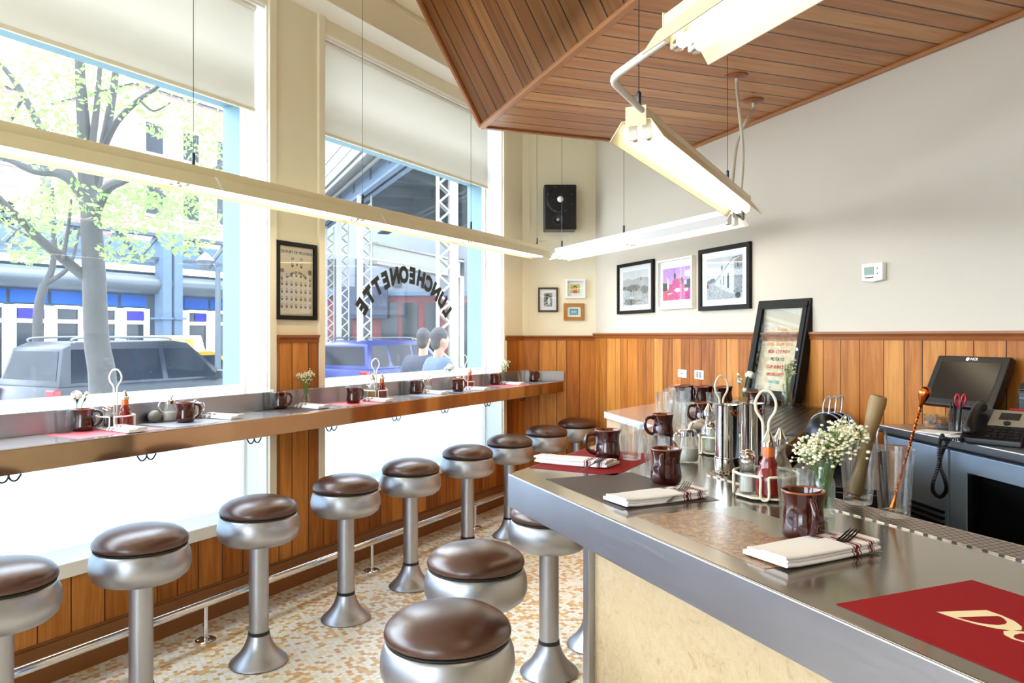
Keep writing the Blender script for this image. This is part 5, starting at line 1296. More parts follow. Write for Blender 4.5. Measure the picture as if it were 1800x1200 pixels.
for px, py, mt, lb in ((1635, 752, 'satin_metal', 'clear tub of paper clips left of the pen pot'), (1658, 754, 'gold_wood', 'clear tub of rubber bands between paper clips and pen pot')):
    p2 = Vector(onz(px, py, ZK)); p2.z = ZK + .0045
    t = thing('desk_tub', lb, 'tub', p2)
    bm = B(); shell(bm, [(0, 0), (.027, 0), (.028, .003), (.028, .062)], [(0, .004), (.025, .004), (.026, .007), (.026, .062)], 24); make('tub', bm, 'clear_glass', t, smooth=40)
    bm = B(); q = random.Random(int(px))
    for k in range(60):
        c_ = Vector((q.uniform(-.015, .015), q.uniform(-.015, .015), q.uniform(.012, .054))); d_ = Vector((q.gauss(0, 1), q.gauss(0, 1), q.gauss(0, .6))).normalized() * .008
        e_ = d_.cross(Vector((0, 0, 1))).normalized() * .003; tube(bm, [c_ - d_ - e_, c_ + d_ - e_, c_ + d_ + e_, c_ - d_ + e_], .0007, 4, closed=True)
    o = make('contents', bm, mt, t); o['kind'] = 'stuff'
for k, (px, py, rz, lb) in enumerate(((1648, 760, .3, 'pale notepad under the tubs on the back counter'), (1680, 767, -.2, 'white paper slip at the counter edge beside the telephone'))):
    p2 = Vector(onz(px, py, ZK)); p2.z = ZK + .0003 + (0 if k == 0 else 0)
    bm = B(); box(bm, -.075, .075, -.055 + .02 * k, .055 - .02 * k, 0, .004 if k == 0 else .0015); single('notepad', bm, 'paper_white', lb, 'paper', p2, R(-70) + rz, smooth=0)
t = thing('receipt_printer', 'black receipt printer behind the telephone at the right edge', 'printer', (2.17, 3.06, ZK + .0003), R(-70))
bm = B(); box(bm, -.085, .085, -.09, .09, 0, .2); make('housing', bm, 'black_plastic', t, bevel=.012)
bm = B(); prism(bm, [(-.09, .2), (-.075, .225), (-.02, .25), (.05, .255), (.09, .24), (.09, .2)], -.08, .08, M=Matrix(((0, 0, 1, 0), (1, 0, 0, 0), (0, 1, 0, 0), (0, 0, 0, 1)))); make('lid', bm, 'black_plastic', t, bevel=.004)
bm = B(); box(bm, -.07, .07, -.096, -.088, .16, .176); make('paper_slot', bm, 'dark_steel', t, bevel=.002)
# ------------------------------------------------------------------ outside: street, trees, cars, station, elevated railway
plain('concrete', '#c4c4c0', .9, vary=.2, scale=2); plain('asphalt', '#828286', .9, vary=.2, scale=3)
plain('bark', '#3f3c3b', .9, vary=.45, scale=14, bmp=.6)
m = cloth('foliage', '#7b9858', .5)
plain('car_black', '#0a0f1c', .3, 0, Specular_IOR_Level=.3); plain('car_blue', '#10205c', .3, 0, Specular_IOR_Level=.3); plain('car_yellow', '#926b0d', .2, 0, Coat_Weight=1.0, Coat_Roughness=.03)
plain('car_glass', '#0c1626', .08, 0, Specular_IOR_Level=.25); plain('tail_red', '#7e070f', .2); plain('grey_metal', '#545b63', .4, .3); plain('station_steel', '#50637a', .8, vary=.15, scale=2); plain('station_dark', '#313c48', .5)
plain('awning_blue', '#05489e', .9, vary=.2, scale=2, Specular_IOR_Level=.1); plain('shop_glass', '#141a21', .1, 0, Specular_IOR_Level=.2); plain('sign_purple', '#2410b0', .9, vary=.4, scale=3)
plain('pale_stone', '#6c6f76', .8, vary=.12, scale=2); plain('shop_red', '#6a292e', .7, vary=.15); plain('billboard_navy', '#20233c', .6); plain('column_cream', '#85827b', .6, vary=.1); plain('track_dark', '#1f2636', .8, vary=.3, scale=3)
m, nt, out = newmat('brick')
tc = nd(nt, 'TexCoord').outputs['Object']; s = nd(nt, 'SeparateXYZ', {0: tc})
v = nd(nt, 'CombineXYZ', {0: mth(nt, 'ADD', s.outputs[0], s.outputs[1]), 1: s.outputs[2]})
b = nd(nt, 'TexBrick', {'Vector': v, 'Color1': col('#866b65'), 'Color2': col('#7b605b'), 'Mortar': col('#918983'), 'Scale': 1.0, 'Mortar Size': .02, 'Brick Width': .5, 'Row Height': .18})
pbr(nt, out, b.outputs[0], .9)
plain('skin', '#83604e', .5); plain('hair_dark', '#181517', .7); plain('shirt_blue', '#414f65', .9); plain('jeans', '#1f293b', .9); plain('jacket_dark', '#222837', .9)

ZG, ZSW = -.33, -.2
bm = B(); box(bm, -60, 90, .38, 80, ZG - .1, ZG); struct(make('street_ground', bm, 'asphalt', M=MW(), smooth=0))
bm = B(); prism(bm, [(-60, -40), (60, -40), (60, 90), (-60, 90)], ZG - .25, ZG - .11); struct(make('lot_ground', bm, 'concrete', smooth=0))
bm = B(); box(bm, -60, 90, .385, 7.4, ZG, ZSW); struct(make('sidewalk', bm, 'concrete', M=MW(), smooth=0))
bm = B(); prism(bm, [(-9, -20), (12, -20), (12, YB - .25), (-9, YB - .25)], ZG - .1, ZSW); struct(make('sidewalk_near', bm, 'concrete', smooth=0))

def tree(label, trunk, branches, leaves, seed, D0, nleaf, size=.07):
    t0_ = pt(*trunk[0][:2], trunk[0][3]); base = Vector((t0_.x, t0_.y, ZSW))
    t = thing('street_tree', label, 'tree', base)
    def P(p): return pt(p[0], p[1], p[3]) - base
    pts = [Vector((0, 0, 0))] + [P(p) for p in trunk]; rs = [trunk[0][2] * 1.15] + [p[2] for p in trunk]
    sp_ = smooth_path(pts, 4); rr = [rs[min(i // 4, len(rs) - 1)] * (1 - (i % 4) / 4) + rs[min(i // 4 + 1, len(rs) - 1)] * (i % 4) / 4 for i in range(len(sp_))]
    bm = B(); tube(bm, sp_, rr, 12); make('trunk', bm, 'bark', t)
    for br in branches:
        pts = [P(p) for p in br]; rs = [p[2] for p in br]
        sp_ = smooth_path(pts, 4); rr = [rs[min(i // 4, len(rs) - 1)] * (1 - (i % 4) / 4) + rs[min(i // 4 + 1, len(rs) - 1)] * (i % 4) / 4 for i in range(len(sp_))]
        bm = B(); tube(bm, sp_, rr, 8); make('branch', bm, 'bark', t)
    q = random.Random(seed); bm = B()
    for (x, y, rx, ry, D, dd, n) in leaves:
        for k in range(int(n * 2.0)):
            a = q.random() * 6.28; rr_ = q.random() ** .5
            c = pt(x + rx * rr_ * math.cos(a), y + ry * rr_ * math.sin(a), D + q.gauss(0, dd)) - base
            d = Vector((q.gauss(0, 1), q.gauss(0, 1), q.gauss(-.3, .7))).normalized(); e = d.cross(Vector((q.gauss(0, 1), q.gauss(0, 1), q.gauss(0, 1)))).normalized(); s_ = size * q.uniform(.6, 1.2)
            bm.faces.new([bm.verts.new(c + v) for v in (-d * s_, -d * s_ * .2 + e * s_ * .45, d * s_ * .5 + e * s_ * .3, d * s_, d * s_ * .5 - e * s_ * .3, -d * s_ * .2 - e * s_ * .45)])
    make('foliage', bm, 'foliage', t, smooth=0, norm=False)
T_ = 7.4
tree('big street tree with forked grey trunk outside the left window', [(181, 680, .125, T_), (170, 600, .112, T_), (166, 500, .105, T_), (162, 420, .098, T_), (160, 375, .09, T_)],
     [[(160, 380, .08, T_), (150, 300, .07, T_), (147, 220, .06, T_), (142, 150, .05, T_), (138, 60, .04, T_), (130, -60, .03, T_)],
      [(160, 375, .06, T_), (176, 290, .05, T_ + .2), (192, 205, .042, T_ + .3), (203, 130, .035, T_ + .4), (215, 30, .025, T_ + .5)],
      [(160, 375, .05, T_), (158, 290, .04, T_), (170, 190, .03, T_), (176, 110, .02, T_)],
      [(178, 270, .035, T_ + .2), (205, 215, .03, T_ + .2), (245, 175, .024, T_ + .2), (278, 152, .016, T_ + .2), (320, 110, .01, T_)],
      [(163, 385, .06, T_), (185, 335, .05, T_ - .2), (215, 318, .038, T_ - .4), (250, 312, .025, T_ - .5), (290, 345, .012, T_ - .6)],
      [(158, 385, .06, T_), (135, 330, .05, T_), (105, 305, .045, T_), (60, 300, .035, T_), (10, 278, .028, T_), (-60, 250, .02, T_)],
      [(135, 330, .045, T_), (85, 250, .04, T_ + .3), (45, 175, .034, T_ + .4), (20, 135, .028, T_ + .4), (-20, 90, .02, T_ + .4)],
      [(158, 495, .05, T_), (120, 462, .05, T_ - .1), (75, 425, .042, T_ - .3), (35, 385, .034, T_ - .5), (-10, 340, .025, T_ - .7)],
      [(110, 455, .022, T_ - .2), (120, 400, .018, T_), (125, 350, .01, T_)],
      [(355, 310, .03, 8), (420, 278, .03, 8.2), (470, 262, .03, 8.4)],
      [(40, 170, .018, T_), (20, 210, .014, T_), (-20, 260, .01, T_)], [(60, 420, .014, T_ - .3), (20, 400, .01, T_ - .3), (-20, 380, .008, T_ - .3)], [(245, 175, .012, T_), (270, 195, .01, T_), (300, 180, .006, T_)]],
     [(60, 160, 90, 70, T_, .6, 260), (200, 150, 80, 60, T_ + .4, .6, 200), (300, 200, 60, 45, T_ + .4, .5, 110), (370, 250, 55, 60, 8.2, .6, 190), (300, 330, 80, 40, T_ + .2, .6, 200), (230, 370, 80, 40, T_, .6, 230), (330, 390, 60, 60, T_, .6, 240), (80, 250, 70, 50, T_, .6, 130), (50, 380, 60, 40, T_ - .4, .5, 110), (220, 440, 50, 25, T_ - .2, .4, 80), (160, 90, 140, 80, T_ + .4, .8, 240), (-60, 200, 80, 150, T_, .8, 200), (120, 345, 60, 30, T_, .5, 90)], 5, T_, 0, .034)
D2 = 14.5
tree('thin street tree farther off left of the big tree outside', [(66, 600, .09, D2), (68, 540, .085, D2), (78, 500, .08, D2)], [[(78, 502, .07, D2), (92, 470, .06, D2), (95, 420, .05, D2), (92, 330, .03, D2)], [(80, 498, .05, D2), (110, 480, .045, D2), (128, 455, .03, D2), (140, 400, .02, D2)]],
     [(90, 400, 50, 50, D2, .6, 90), (50, 440, 40, 25, D2, .6, 60), (120, 330, 60, 40, D2, .8, 90)], 9, D2, 0, .08)

def onS(px, p): return onW(px, 600, -p)[0]
def car(name, label, s0, p0, paint, L, Hh, W=1.84, kind='suv', sign=False):
    """rear at s0 on the street, nose towards +s; p0 = kerb side"""
    t = thing(name, label, 'car', M=MW(s0, -p0 - W / 2, ZG))
    k = Hh / 1.75; wr = .36
    def arch(cx): return [(cx + (wr + .05) * math.cos(a), .34 + (wr + .05) * math.sin(a)) for a in [math.pi - j * math.pi / 8 for j in range(9)]]
    f0, f1 = L * .19, L * .8
    if kind == 'suv': low = [(.03, .42), (0, .62), (.04, 1.02 * k), (L * .70, 1.04 * k), (L * .74, 1.02 * k), (L * .95, .92 * k), (L - .02, .72), (L, .45), (L - .1, .32)]; cab = [(.10, 1.0 * k), (.26, 1.62 * k), (.5, 1.72 * k), (L * .5, 1.74 * k), (L * .56, 1.70 * k), (L * .73, 1.02 * k)]
    else: low = [(.03, .4), (0, .6), (.05, .95 * k), (L * .2, 1.0 * k), (L * .68, 1.0 * k), (L * .95, .88 * k), (L - .02, .7), (L, .42), (L - .1, .3)]; cab = [(L * .14, .98 * k), (L * .27, 1.62 * k), (L * .36, 1.72 * k), (L * .52, 1.72 * k), (L * .58, 1.66 * k), (L * .72, .98 * k)]
    poly = low + list(reversed(arch(f1))) + list(reversed(arch(f0)))
    Mx = Matrix(((1, 0, 0, 0), (0, 0, -1, W / 2), (0, 1, 0, 0), (0, 0, 0, 1)))
    bm = B(); prism(bm, poly, 0, W, Mx); make('body', bm, paint, t, bevel=.05, smooth=30)
    def side(z): return W / 2 - .04 - (z - 1.0 * k) * .26
    bm = B(); vl = [[bm.verts.new((x, sg * side(z), z)) for x, z in cab] for sg in (-1, 1)]
    bm.faces.new(vl[0]); bm.faces.new(list(reversed(vl[1])))
    for j in range(len(cab)): j2 = (j + 1) % len(cab); bm.faces.new((vl[0][j], vl[1][j], vl[1][j2], vl[0][j2]))
    make('cabin', bm, paint, t, bevel=.03, smooth=30)
    zb_, zt_ = 1.07 * k, 1.60 * k
    if kind == 'suv': wins = [(.30, .95, .38, .98), (1.08, 1.95, 1.05, 1.95), (2.05, 3.12, 2.05, 2.62)]
    else: wins = [(L * .21, L * .40, L * .30, L * .40), (L * .42, L * .66, L * .42, L * .56)]
    for a, b, c, d in wins:
        for sg in (-1, 1):
            bm = B(); f = bm.faces.new([bm.verts.new((x, sg * (side(z) + .006), z)) for x, z in ((a, zb_), (b, zb_), (d, zt_), (c, zt_))]); bmesh.ops.solidify(bm, geom=[f], thickness=.008); make('side_window', bm, 'car_glass', t, smooth=0)
    (xa, za), (xb, zb2) = cab[0], cab[1]
    bm = B(); pts_ = []
    for fz in (.18, .92): x, z = xa + (xb - xa) * fz, za + (zb2 - za) * fz; pts_.append((x - .008, z))
    f = bm.faces.new([bm.verts.new(v) for v in ((pts_[0][0], -side(pts_[0][1]) + .1, pts_[0][1]), (pts_[0][0], side(pts_[0][1]) - .1, pts_[0][1]), (pts_[1][0], side(pts_[1][1]) - .1, pts_[1][1]), (pts_[1][0], -side(pts_[1][1]) + .1, pts_[1][1]))]); bmesh.ops.solidify(bm, geom=[f], thickness=.008)
    make('rear_window', bm, 'car_glass', t, smooth=0)
    (xa, za), (xb, zb2) = cab[-1], cab[-2]; bm = B()
    q_ = [(xa + (xb - xa) * fz + .008, za + (zb2 - za) * fz) for fz in (.08, .92)]
    f = bm.faces.new([bm.verts.new(v) for v in ((q_[0][0], side(q_[0][1]) - .1, q_[0][1]), (q_[0][0], -side(q_[0][1]) + .1, q_[0][1]), (q_[1][0], -side(q_[1][1]) + .1, q_[1][1]), (q_[1][0], side(q_[1][1]) - .1, q_[1][1]))]); bmesh.ops.solidify(bm, geom=[f], thickness=.008)
    make('windscreen', bm, 'car_glass', t, smooth=0)
    for cx in (f0, f1):
        for sg in (-1, 1):
            bm = B(); lathe(bm, [(0, -.1), (wr * .9, -.1), (wr, -.07), (wr, .07), (wr * .9, .1), (0, .1)], 28, Matrix.Translation((cx, sg * (W / 2 - .12), wr)) @ Matrix.Rotation(R(90), 4, 'X')); wl_ = make('wheel', bm, 'black_rubber', t)
            bm = B(); lathe(bm, [(0, -.105), (wr * .6, -.105), (wr * .62, .105), (0, .105)], 20, Matrix.Translation((cx, sg * (W / 2 - .12), wr)) @ Matrix.Rotation(R(90), 4, 'X')); make('hubcap', bm, 'satin_metal', wl_)
    for sg in (-1, 1):
        bm = B(); box(bm, -.02, .10, sg * (W / 2 - .10) - .12, sg * (W / 2 - .10) + .105, .72 * k, .98 * k); make('tail_light', bm, 'tail_red', t, bevel=.02)
        bm = B(); box(bm, L * .66, L * .69, sg * (W / 2 + .08) - .1, sg * (W / 2 + .08) + .1, 1.02 * k, 1.18 * k); make('door_mirror', bm, paint, t, bevel=.03)
        if kind == 'suv':
            bm = B(); tube(bm, smooth_path([(.45, sg * .62, 1.72 * k), (.55, sg * .62, 1.78 * k), (L * .3, sg * .62, 1.795 * k), (L * .47, sg * .62, 1.785 * k), (L * .5, sg * .62, 1.73 * k)]), .02, 8); make('roof_rail', bm, 'grey_metal', t)
    bm = B(); box(bm, -.025, 0, -.26, .26, .6 * k, .74 * k); make('number_plate', bm, 'plate_white', t, smooth=0)
    bm = B(); box(bm, -.06, .15, -W / 2 + .03, W / 2 - .03, .36, .58); make('bumper', bm, 'grey_metal', t, bevel=.04)
    if sign:
        bm = B(); prism(bm, [(-.75, 0), (.75, 0), (.62, .36), (-.62, .36)], -.12, .12, Matrix.Translation((L * .44, 0, 1.72 * k)) @ Matrix.Rotation(R(90), 4, 'X')); sg_ = make('roof_sign', bm, 'plate_white', t, bevel=.01)
        bm = B()
        for (a, b, c, d) in ((-.45, .1, .06, .28), (.14, .42, .06, .28)): box(bm, L * .44 + a, L * .44 + b, -.124, .124, 1.72 * k + c, 1.72 * k + d)
        make('roof_sign_picture', bm, 'print_yellow', sg_, smooth=0)
    return t
car('suv_car', 'black sport utility car parked outside the left window', onS(95, 8.5), 8.5, 'car_black', 4.6, 1.76)
car('suv_car', 'blue sport utility car parked outside the lettered window', onS(645, 8.5), 8.5, 'car_blue', 4.7, 1.74)
car('taxi_car', 'yellow taxi with white roof sign passing behind the black car', 11.9, 11.6, 'car_yellow', 4.7, 1.5, kind='sedan', sign=True)

# station building with shopfront across the street
PS = 17.0
st = thing('station_building', 'blue-grey steel station building with blue panel band across the street', 'building', M=MW(0, -PS, ZG))
def zS(py, px=200): return onW(px, py, -PS)[1] - ZG
def sS(px): return onW(px, 600, -PS)[0]
sA, sB = sS(-420), sS(490)
bm = B(); box(bm, sA, sB, .3, 6, 0, zS(452)); make('wall', bm, 'station_steel', st, smooth=0)
bm = B(); prof = [(0, zS(514)), (-.25, zS(512)), (-.42, zS(500)), (-.42, zS(490)), (-.25, zS(480)), (.28, zS(476)), (.28, zS(514))]
v0 = [bm.verts.new((sA, y, z)) for y, z in prof]; v1 = [bm.verts.new((sB, y, z)) for y, z in prof]
for k in range(len(prof)): k2 = (k + 1) % len(prof); bm.faces.new((v0[k], v0[k2], v1[k2], v1[k]))
bm.faces.new(v0); bm.faces.new(list(reversed(v1))); make('rounded_fascia', bm, 'grey_metal', st, smooth=60)
mull = [sS(x) for x in (-330, -230, -145, -62, 18, 91, 150, 214, 264)] + [sS(x) for x in (302, 326, 372, 410, 450, 485)]
zb0_, zb1_, zw0, zw1, zw2 = zS(537), zS(516), zS(640), zS(566), zS(541)
for a, b in zip(mull[:-1], mull[1:]):
    if abs(a - mull[8]) < 1e-6: continue
    bm = B(); box(bm, a + .05, b - .05, .1, .14, zb0_, zb1_); make('blue_panel', bm, 'awning_blue', st, smooth=0)
    wf = B()
    for x0, x1, z0, z1 in ((a, a + .16, 0, zw2), (b - .16, b, 0, zw2), (a + .16, b - .16, zw2 - .07, zw2 + .02), (a + .16, b - .16, zw1 - .05, zw1 + .05), (a + .16, b - .16, 0, .75)): box(wf, x0, x1, .02, .16, z0, z1)
    f = make('shop_window', wf, 'white_paint', st, smooth=0)
    bm = B(); box(bm, a + .16, b - .16, .08, .1, .75, zw2 - .07); make('pane', bm, 'shop_glass', f, smooth=0)
for px in (34, 218, 345):
    a = sS(px); bm = B(); box(bm, a, a + .75, .05, .075, zw1 + .08, zw2 - .1); make('window_sign', bm, 'sign_purple', st, smooth=0)
for px in (268, 288, -150):
    a = sS(px); bm = B(); box(bm, a, a + .28, -.5, -.1, 0, zS(400)); box(bm, a - .1, a + .38, -.55, -.05, zS(560), zS(556)); make('steel_column', bm, 'station_steel', st, smooth=0)
bm = B()
for z0, z1 in ((zS(452), zS(446)), (zS(408), zS(402))): box(bm, sA, sB, -.3, -.05, z0, z1)
n = 22
for k in range(n):
    a = sA + (sB - sA) * k / n; b = sA + (sB - sA) * (k + 1) / n
    tube(bm, [(a, -.18, zS(450 if k % 2 else 406)), (b, -.18, zS(406 if k % 2 else 450))], .07, 6)
make('roof_truss', bm, 'station_dark', st, smooth=0)
bm = B(); box(bm, sA, sB, 1.5, 5.5, zS(452), zS(404)); make('upper_wall', bm, 'station_steel', st, smooth=0)
for k in range(14):
    a = sA + (sB - sA) * (k + .2) / 14; bm = B(); box(bm, a, a + 1.1, -.12, .25, zS(474), zS(462)); make('light_strip', bm, 'plate_white', st, smooth=0)
# street lamp
D = 17.0; X = (383 - CX) / F * D
t = thing('street_lamp', 'dark street lamp post with a lantern in front of the station', 'street lamp', (X, D, ZG))
bm = B(); tube(bm, [(0, 0, 0), (0, 0, .5), (0, 0, 3.3)], [.12, .07, .055], 12); make('post', bm, 'station_dark', t)
bm = B(); tube(bm, smooth_path([(0, 0, 3.2), (-.1, 0, 3.42), (-.25, 0, 3.45)]), .03, 8); make('arm', bm, 'station_dark', t)
bm = B(); lathe(bm, [(0, 3.3), (.12, 3.32), (.2, 3.5), (.1, 3.62), (0, 3.7)], 20, Matrix.Translation((-.28, 0, 0))); make('lantern', bm, 'grey_metal', t)

# brick houses farther back
def house(label, px0, px1, ytop, p, mat, wins, depth=7):
    a, b = onW(px0, 500, -p)[0], onW(px1, 500, -p)[0]; zt_ = onW((px0 + px1) / 2, ytop, -p)[1] - ZG
    t = thing('house', label, 'building', M=MW(a, -p, ZG)); w_ = b - a
    bm = B(); box(bm, 0, w_, 0, depth, 0, zt_); make('wall', bm, mat, t, smooth=0)
    bm = B(); box(bm, -.15, w_ + .15, -.2, depth, zt_, zt_ + .35); make('cornice', bm, 'pale_stone', t, smooth=0)
    nx, nz = wins
    for i in range(nx):
        for j in range(nz):
            x = w_ * (i + .5) / nx; z = zt_ - 1.6 - j * 3.1; 
            bm = B(); box(bm, x - .6, x + .6, -.06, .05, z - 1.7, z); f = make('window', bm, 'white_paint', t, smooth=0)
            bm = B(); box(bm, x - .48, x + .48, -.08, -.05, z - 1.58, z - .12); make('pane', bm, 'shop_glass', f, smooth=0)
    return t
house('pale brick house behind the station, right half of the left window', 236, 420, 176, 31, 'brick', (3, 3))
house('taller brick house behind the station at the left edge of the window', -260, 34, 120, 31, 'brick', (4, 4))
house('low pale house between the two brick houses', 70, 205, 300, 42, 'pale_stone', (3, 2))

# elevated railway crossing outside the second window
dv = Vector((-.44, 1, 0)).normalized(); nv = Vector((dv.y, -dv.x, 0))
d0 = Vector((-2.07 + .44 * 4.2, 11.2, 0)); MD = Matrix(((dv.x, nv.x, 0, d0.x), (dv.y, nv.y, 0, d0.y), (0, 0, 1, 0), (0, 0, 0, 1)))
t = thing('elevated_railway', 'dark elevated railway deck crossing above the street outside the lettered window', 'railway bridge', M=MD)
LD = 15.5; zd = 5.0
bm = B(); box(bm, 0, LD, .0, 8.5, zd + .55, zd + .8); make('deck', bm, 'track_dark', t, smooth=0)
for y in (0.05, 2.2, 4.2, 6.3, 8.3):
    bm = B(); box(bm, 0, LD, y - .04, y + .04, zd, zd + .55); box(bm, 0, LD, y - .18, y + .18, zd, zd + .05); make('girder', bm, 'station_steel' if y < .1 else 'track_dark', t, smooth=0)
for k in range(8):
    bm = B(); box(bm, k * 1.9 + .3, k * 1.9 + .5, .0, 8.4, zd + .3, zd + .54); make('sleeper_beam', bm, 'track_dark', t, smooth=0)
bm = B()
for z in (.95, 1.3): box(bm, 0, LD, -.5, -.47, zd + z, zd + z + .04)
box(bm, 0, LD, -.6, .05, zd + .56, zd + .66)
make('railing', bm, 'column_cream', t, smooth=0)
bm = B()
for y in (-.55, -.2): tube(bm, [(0, y, zd + .45), (LD, y, zd + .45)], .05, 6)
make('cable_duct', bm, 'column_cream', t)
def lattice(label, X, Dd, rot, first=[]):
    if first: return dup(first[0], (X, Dd, ZG), rot, label, 'lattice columns of the railway')
    t = thing('lattice_column', label, 'column', (X, Dd, ZG), rot, 'lattice columns of the railway'); first.append(t)
    hh_ = zd - ZG
    for xa_, xb_ in ((-.27, -.06), (.20, .25)):
        bm = B(); box(bm, xa_, xb_, -.16, .16, 0, hh_); make('flange', bm, 'column_cream', t, smooth=0)
    bm = B(); n = 30
    for y in (-.15, .15):
        for k in range(n):
            z0, z1 = .3 + (hh_ - .5) * k / n, .3 + (hh_ - .5) * (k + 1) / n; sg = 1 if k % 2 else -1
            tube(bm, [(.07 - .13 * sg, y, z0), (.07 + .13 * sg, y, z1)], .022, 5)
    make('lacing', bm, 'column_cream', t, smooth=0)
    bm = B(); box(bm, -.34, .34, -.26, .26, 0, .3); make('base_plate', bm, 'column_cream', t, smooth=0)
    return t
for px, Dd, lb in ((785, 13.4, 'nearest cream lattice column, right side of the lettered window'), (641, 19.1, 'broad cream lattice column seen left of the arched lettering'), (603, 21.9, 'second cream lattice column from the left outside the lettered window'), (578, 24.5, 'farthest cream lattice column at the left of the lettered window')):
    o = lattice(lb, (px - CX) / F * Dd, Dd, .25)
    if Dd < 14: o.scale = (.7, .62, 1); o.rotation_euler.z = .25 + math.pi
a = Vector((-3.7, 19.1, 0)); b = Vector((-1.7, 24.2, 0)); d = b - a
t = thing('cross_girder', 'pale cross girder joined to the broad lattice column outside', 'girder', (a.x, a.y, 0), math.atan2(d.y, d.x))
bm = B(); box(bm, .3, d.length, -.06, .06, 3.35, 3.85); box(bm, .3, d.length, -.2, .2, 3.82, 3.88); box(bm, .3, d.length, -.2, .2, 3.32, 3.38); make('beam', bm, 'column_cream', t, smooth=0)
bm = B(); box(bm, d.length - .3, d.length, -.2, .2, ZG, 3.32); make('post', bm, 'column_cream', t, smooth=0)
# shop building on the far corner
Dsh = 29.0; x0, x1 = (520 - CX) / F * Dsh, (905 - CX) / F * Dsh
t = thing('corner_shop', 'grey stone shop building with red shopfront beyond the railway', 'building', (x0, Dsh, ZG)); w_ = x1 - x0
bm = B(); box(bm, 0, w_, 0, 8, 0, 10); make('wall', bm, 'pale_stone', t, smooth=0)
zF_ = lambda py: H - (py - HY) / F * Dsh - ZG
xF = lambda px: (px - CX) / F * Dsh - x0
bm = B(); box(bm, 0, w_, -.12, 0, 0, zF_(520)); make('shopfront', bm, 'shop_red', t, smooth=0)
for a, b in ((592, 620), (636, 655), (672, 700), (708, 735), (748, 772), (800, 828)):
    bm = B(); box(bm, xF(a), xF(b), -.16, -.11, .5, zF_(532)); make('shop_window', bm, 'shop_glass', t, smooth=0)
for a in (575, 625, 690, 740, 800):
    bm = B(); box(bm, xF(a), xF(a + 16), -.04, .02, zF_(505), zF_(455)); make('upper_window', bm, 'shop_glass', t, smooth=0)
bm = B(); box(bm, xF(592), xF(684), -.5, -.2, zF_(560), zF_(505)); make('billboard', bm, 'billboard_navy', t, smooth=0)
bm = B(); box(bm, 0, w_, -.3, 0, zF_(520), zF_(513)); make('ledge', bm, 'station_steel', t, smooth=0)
bm = B(); box(bm, xF(726), xF(735), -.3, -.17, zF_(604), zF_(594)); make('lit_sign', bm, 'print_yellow', t, smooth=0)

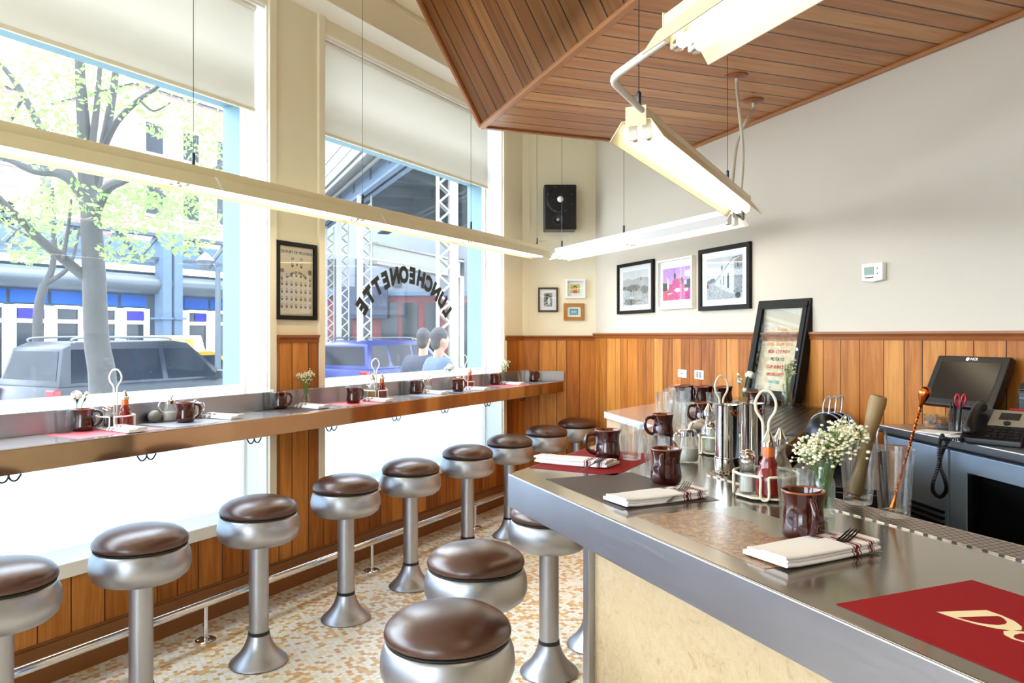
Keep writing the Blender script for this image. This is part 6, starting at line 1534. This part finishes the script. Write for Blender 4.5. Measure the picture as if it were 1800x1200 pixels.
# ------------------------------------------------------------------ two people walking past outside
def capsule(bm, a, b, ra, rb, n=14):
    a, b = Vector(a), Vector(b); d = b - a; L = d.length; z = d.normalized(); q = z.to_track_quat('Z', 'Y').to_matrix().to_4x4()
    pr = [(0, -ra)] + [(ra * math.sin(t), -ra * math.cos(t)) for t in (.5, 1.0, 1.57)] + [(rb * math.cos(t), L + rb * math.sin(t)) for t in (0, .5, 1.05)] + [(0, L + rb)]
    lathe(bm, pr, n, Matrix.Translation(a) @ q)
def fused(name, bm, mat, parent, vox=.014):
    o = make(name, bm, mat, parent, smooth=0)
    m_ = o.modifiers.new('remesh', 'REMESH'); m_.mode = 'VOXEL'; m_.voxel_size = vox; m_.use_smooth_shade = True
    s_ = o.modifiers.new('smooth', 'SMOOTH'); s_.factor = .5; s_.iterations = 4
    return o
def person(label, loc, rot, shirt, trousers, hair, cap=False):
    """faces local +y, mid-stride"""
    t = thing('person', label, 'person', loc, rot)
    bm = B()
    sh = 1.44
    capsule(bm, (0, -.01, sh + .02), (0, .01, sh + .12), .058, .055)                      # neck
    ball(bm, (0, .02, 1.66), .1, sub=3, scale=(.78, .97, 1.18)); ball(bm, (0, .045, 1.60), .075, sub=2, scale=(.8, .9, .9))   # skull and jaw
    capsule(bm, (0, .115, 1.665), (0, .135, 1.635), .008, .014); ball(bm, (0, .108, 1.60), .02, sub=1, scale=(1.3, .5, .5))       # nose and lips
    for sg in (-1, 1):
        ball(bm, (sg * .082, .01, 1.645), .03, sub=2, scale=(.35, .7, 1)); ball(bm, (sg * .032, .098, 1.675), .014, sub=1)
    capsule(bm, (0, 0, .95), (0, 0, 1.2), .13, .14); capsule(bm, (-.08, 0, 1.33), (.08, 0, 1.33), .125, .125)
    for sg in (-1, 1):
        el = (sg * .26, -.02 + sg * .06, 1.13); wr_ = (sg * .25, .10 + sg * .10, .92)
        capsule(bm, (sg * .18, 0, 1.40), el, .06, .043); capsule(bm, el, wr_, .042, .028)
        pm_ = Vector(wr_); dr = (Vector(wr_) - Vector(el)).normalized()
        capsule(bm, pm_ + dr * .02, pm_ + dr * .07, .024, .026)
        for k in range(4):
            f0_ = pm_ + dr * .09 + Vector((0, (k - 1.5) * .017, 0)); L_ = (.055, .065, .06, .045)[k]
            capsule(bm, f0_, f0_ + dr * L_ * .55, .009, .0085, 8); capsule(bm, f0_ + dr * L_ * .55, f0_ + dr * L_ + Vector((-sg * .012, 0, 0)), .0085, .0075, 8)
        th = pm_ + dr * .03 + Vector((0, .024, 0)); capsule(bm, th, th + dr * .045 + Vector((0, .022, 0)), .0105, .009, 8)
        hip = (sg * .09, 0, .92); kn_ = (sg * .1, sg * .16 + .03, .50); an = (sg * .1, sg * .30 - .06, .10 if sg > 0 else .14)
        capsule(bm, hip, kn_, .085, .058); capsule(bm, kn_, an, .055, .036)
        capsule(bm, (an[0], an[1] - .03, an[2] - .055), (an[0], an[1] + .14, an[2] - .065), .036, .03)
    fused('body', bm, 'skin', t, .011)
    bm = B(); capsule(bm, (0, 0, .95), (0, 0, 1.2), .145, .153); capsule(bm, (-.1, 0, 1.335), (.1, 0, 1.335), .137, .137)
    for sg in (-1, 1):
        a_, e_ = Vector((sg * .18, 0, 1.40)), Vector((sg * .26, -.02 + sg * .06, 1.13)); capsule(bm, a_, a_.lerp(e_, .75), .072, .066)
    fused('shirt', bm, shirt, t)
    bm = B()
    for sg in (-1, 1):
        kn_ = (sg * .1, sg * .16 + .03, .50); an = (sg * .1, sg * .30 - .06, .16); capsule(bm, (sg * .09, 0, .92), kn_, .1, .074); capsule(bm, kn_, an, .072, .06)
    capsule(bm, (0, 0, .9), (0, 0, 1.0), .15, .14); fused('trousers', bm, trousers, t)
    for sg in (-1, 1):
        an = (sg * .1, sg * .30 - .06, .10 if sg > 0 else .14); bm = B(); capsule(bm, (an[0], an[1] - .035, an[2] - .05), (an[0], an[1] + .15, an[2] - .062), .046, .036); fused('shoe', bm, 'black_rubber', t)
    bm = B(); ball(bm, (0, .005, 1.69), .108, sub=3, scale=(.8, .98, 1.05)); ball(bm, (0, -.035, 1.62), .085, sub=2, scale=(.85, .7, 1.0)); o = fused('hair', bm, hair, t)
    return t
wd_ = math.atan2(E2.y, E2.x) - R(90)
pp = pt(771, 600, 8.5); person('person in a blue-grey shirt walking away outside, dark hair, seen from behind', (pp.x, pp.y, ZSW), wd_ - .5, 'shirt_blue', 'jeans', 'hair_dark')
pp = pt(744, 605, 9.3); person('person in a dark jacket walking outside, half hidden behind the blue-shirted person', (pp.x, pp.y, ZSW), wd_ + .2, 'jacket_dark', 'jeans', 'hair_dark')
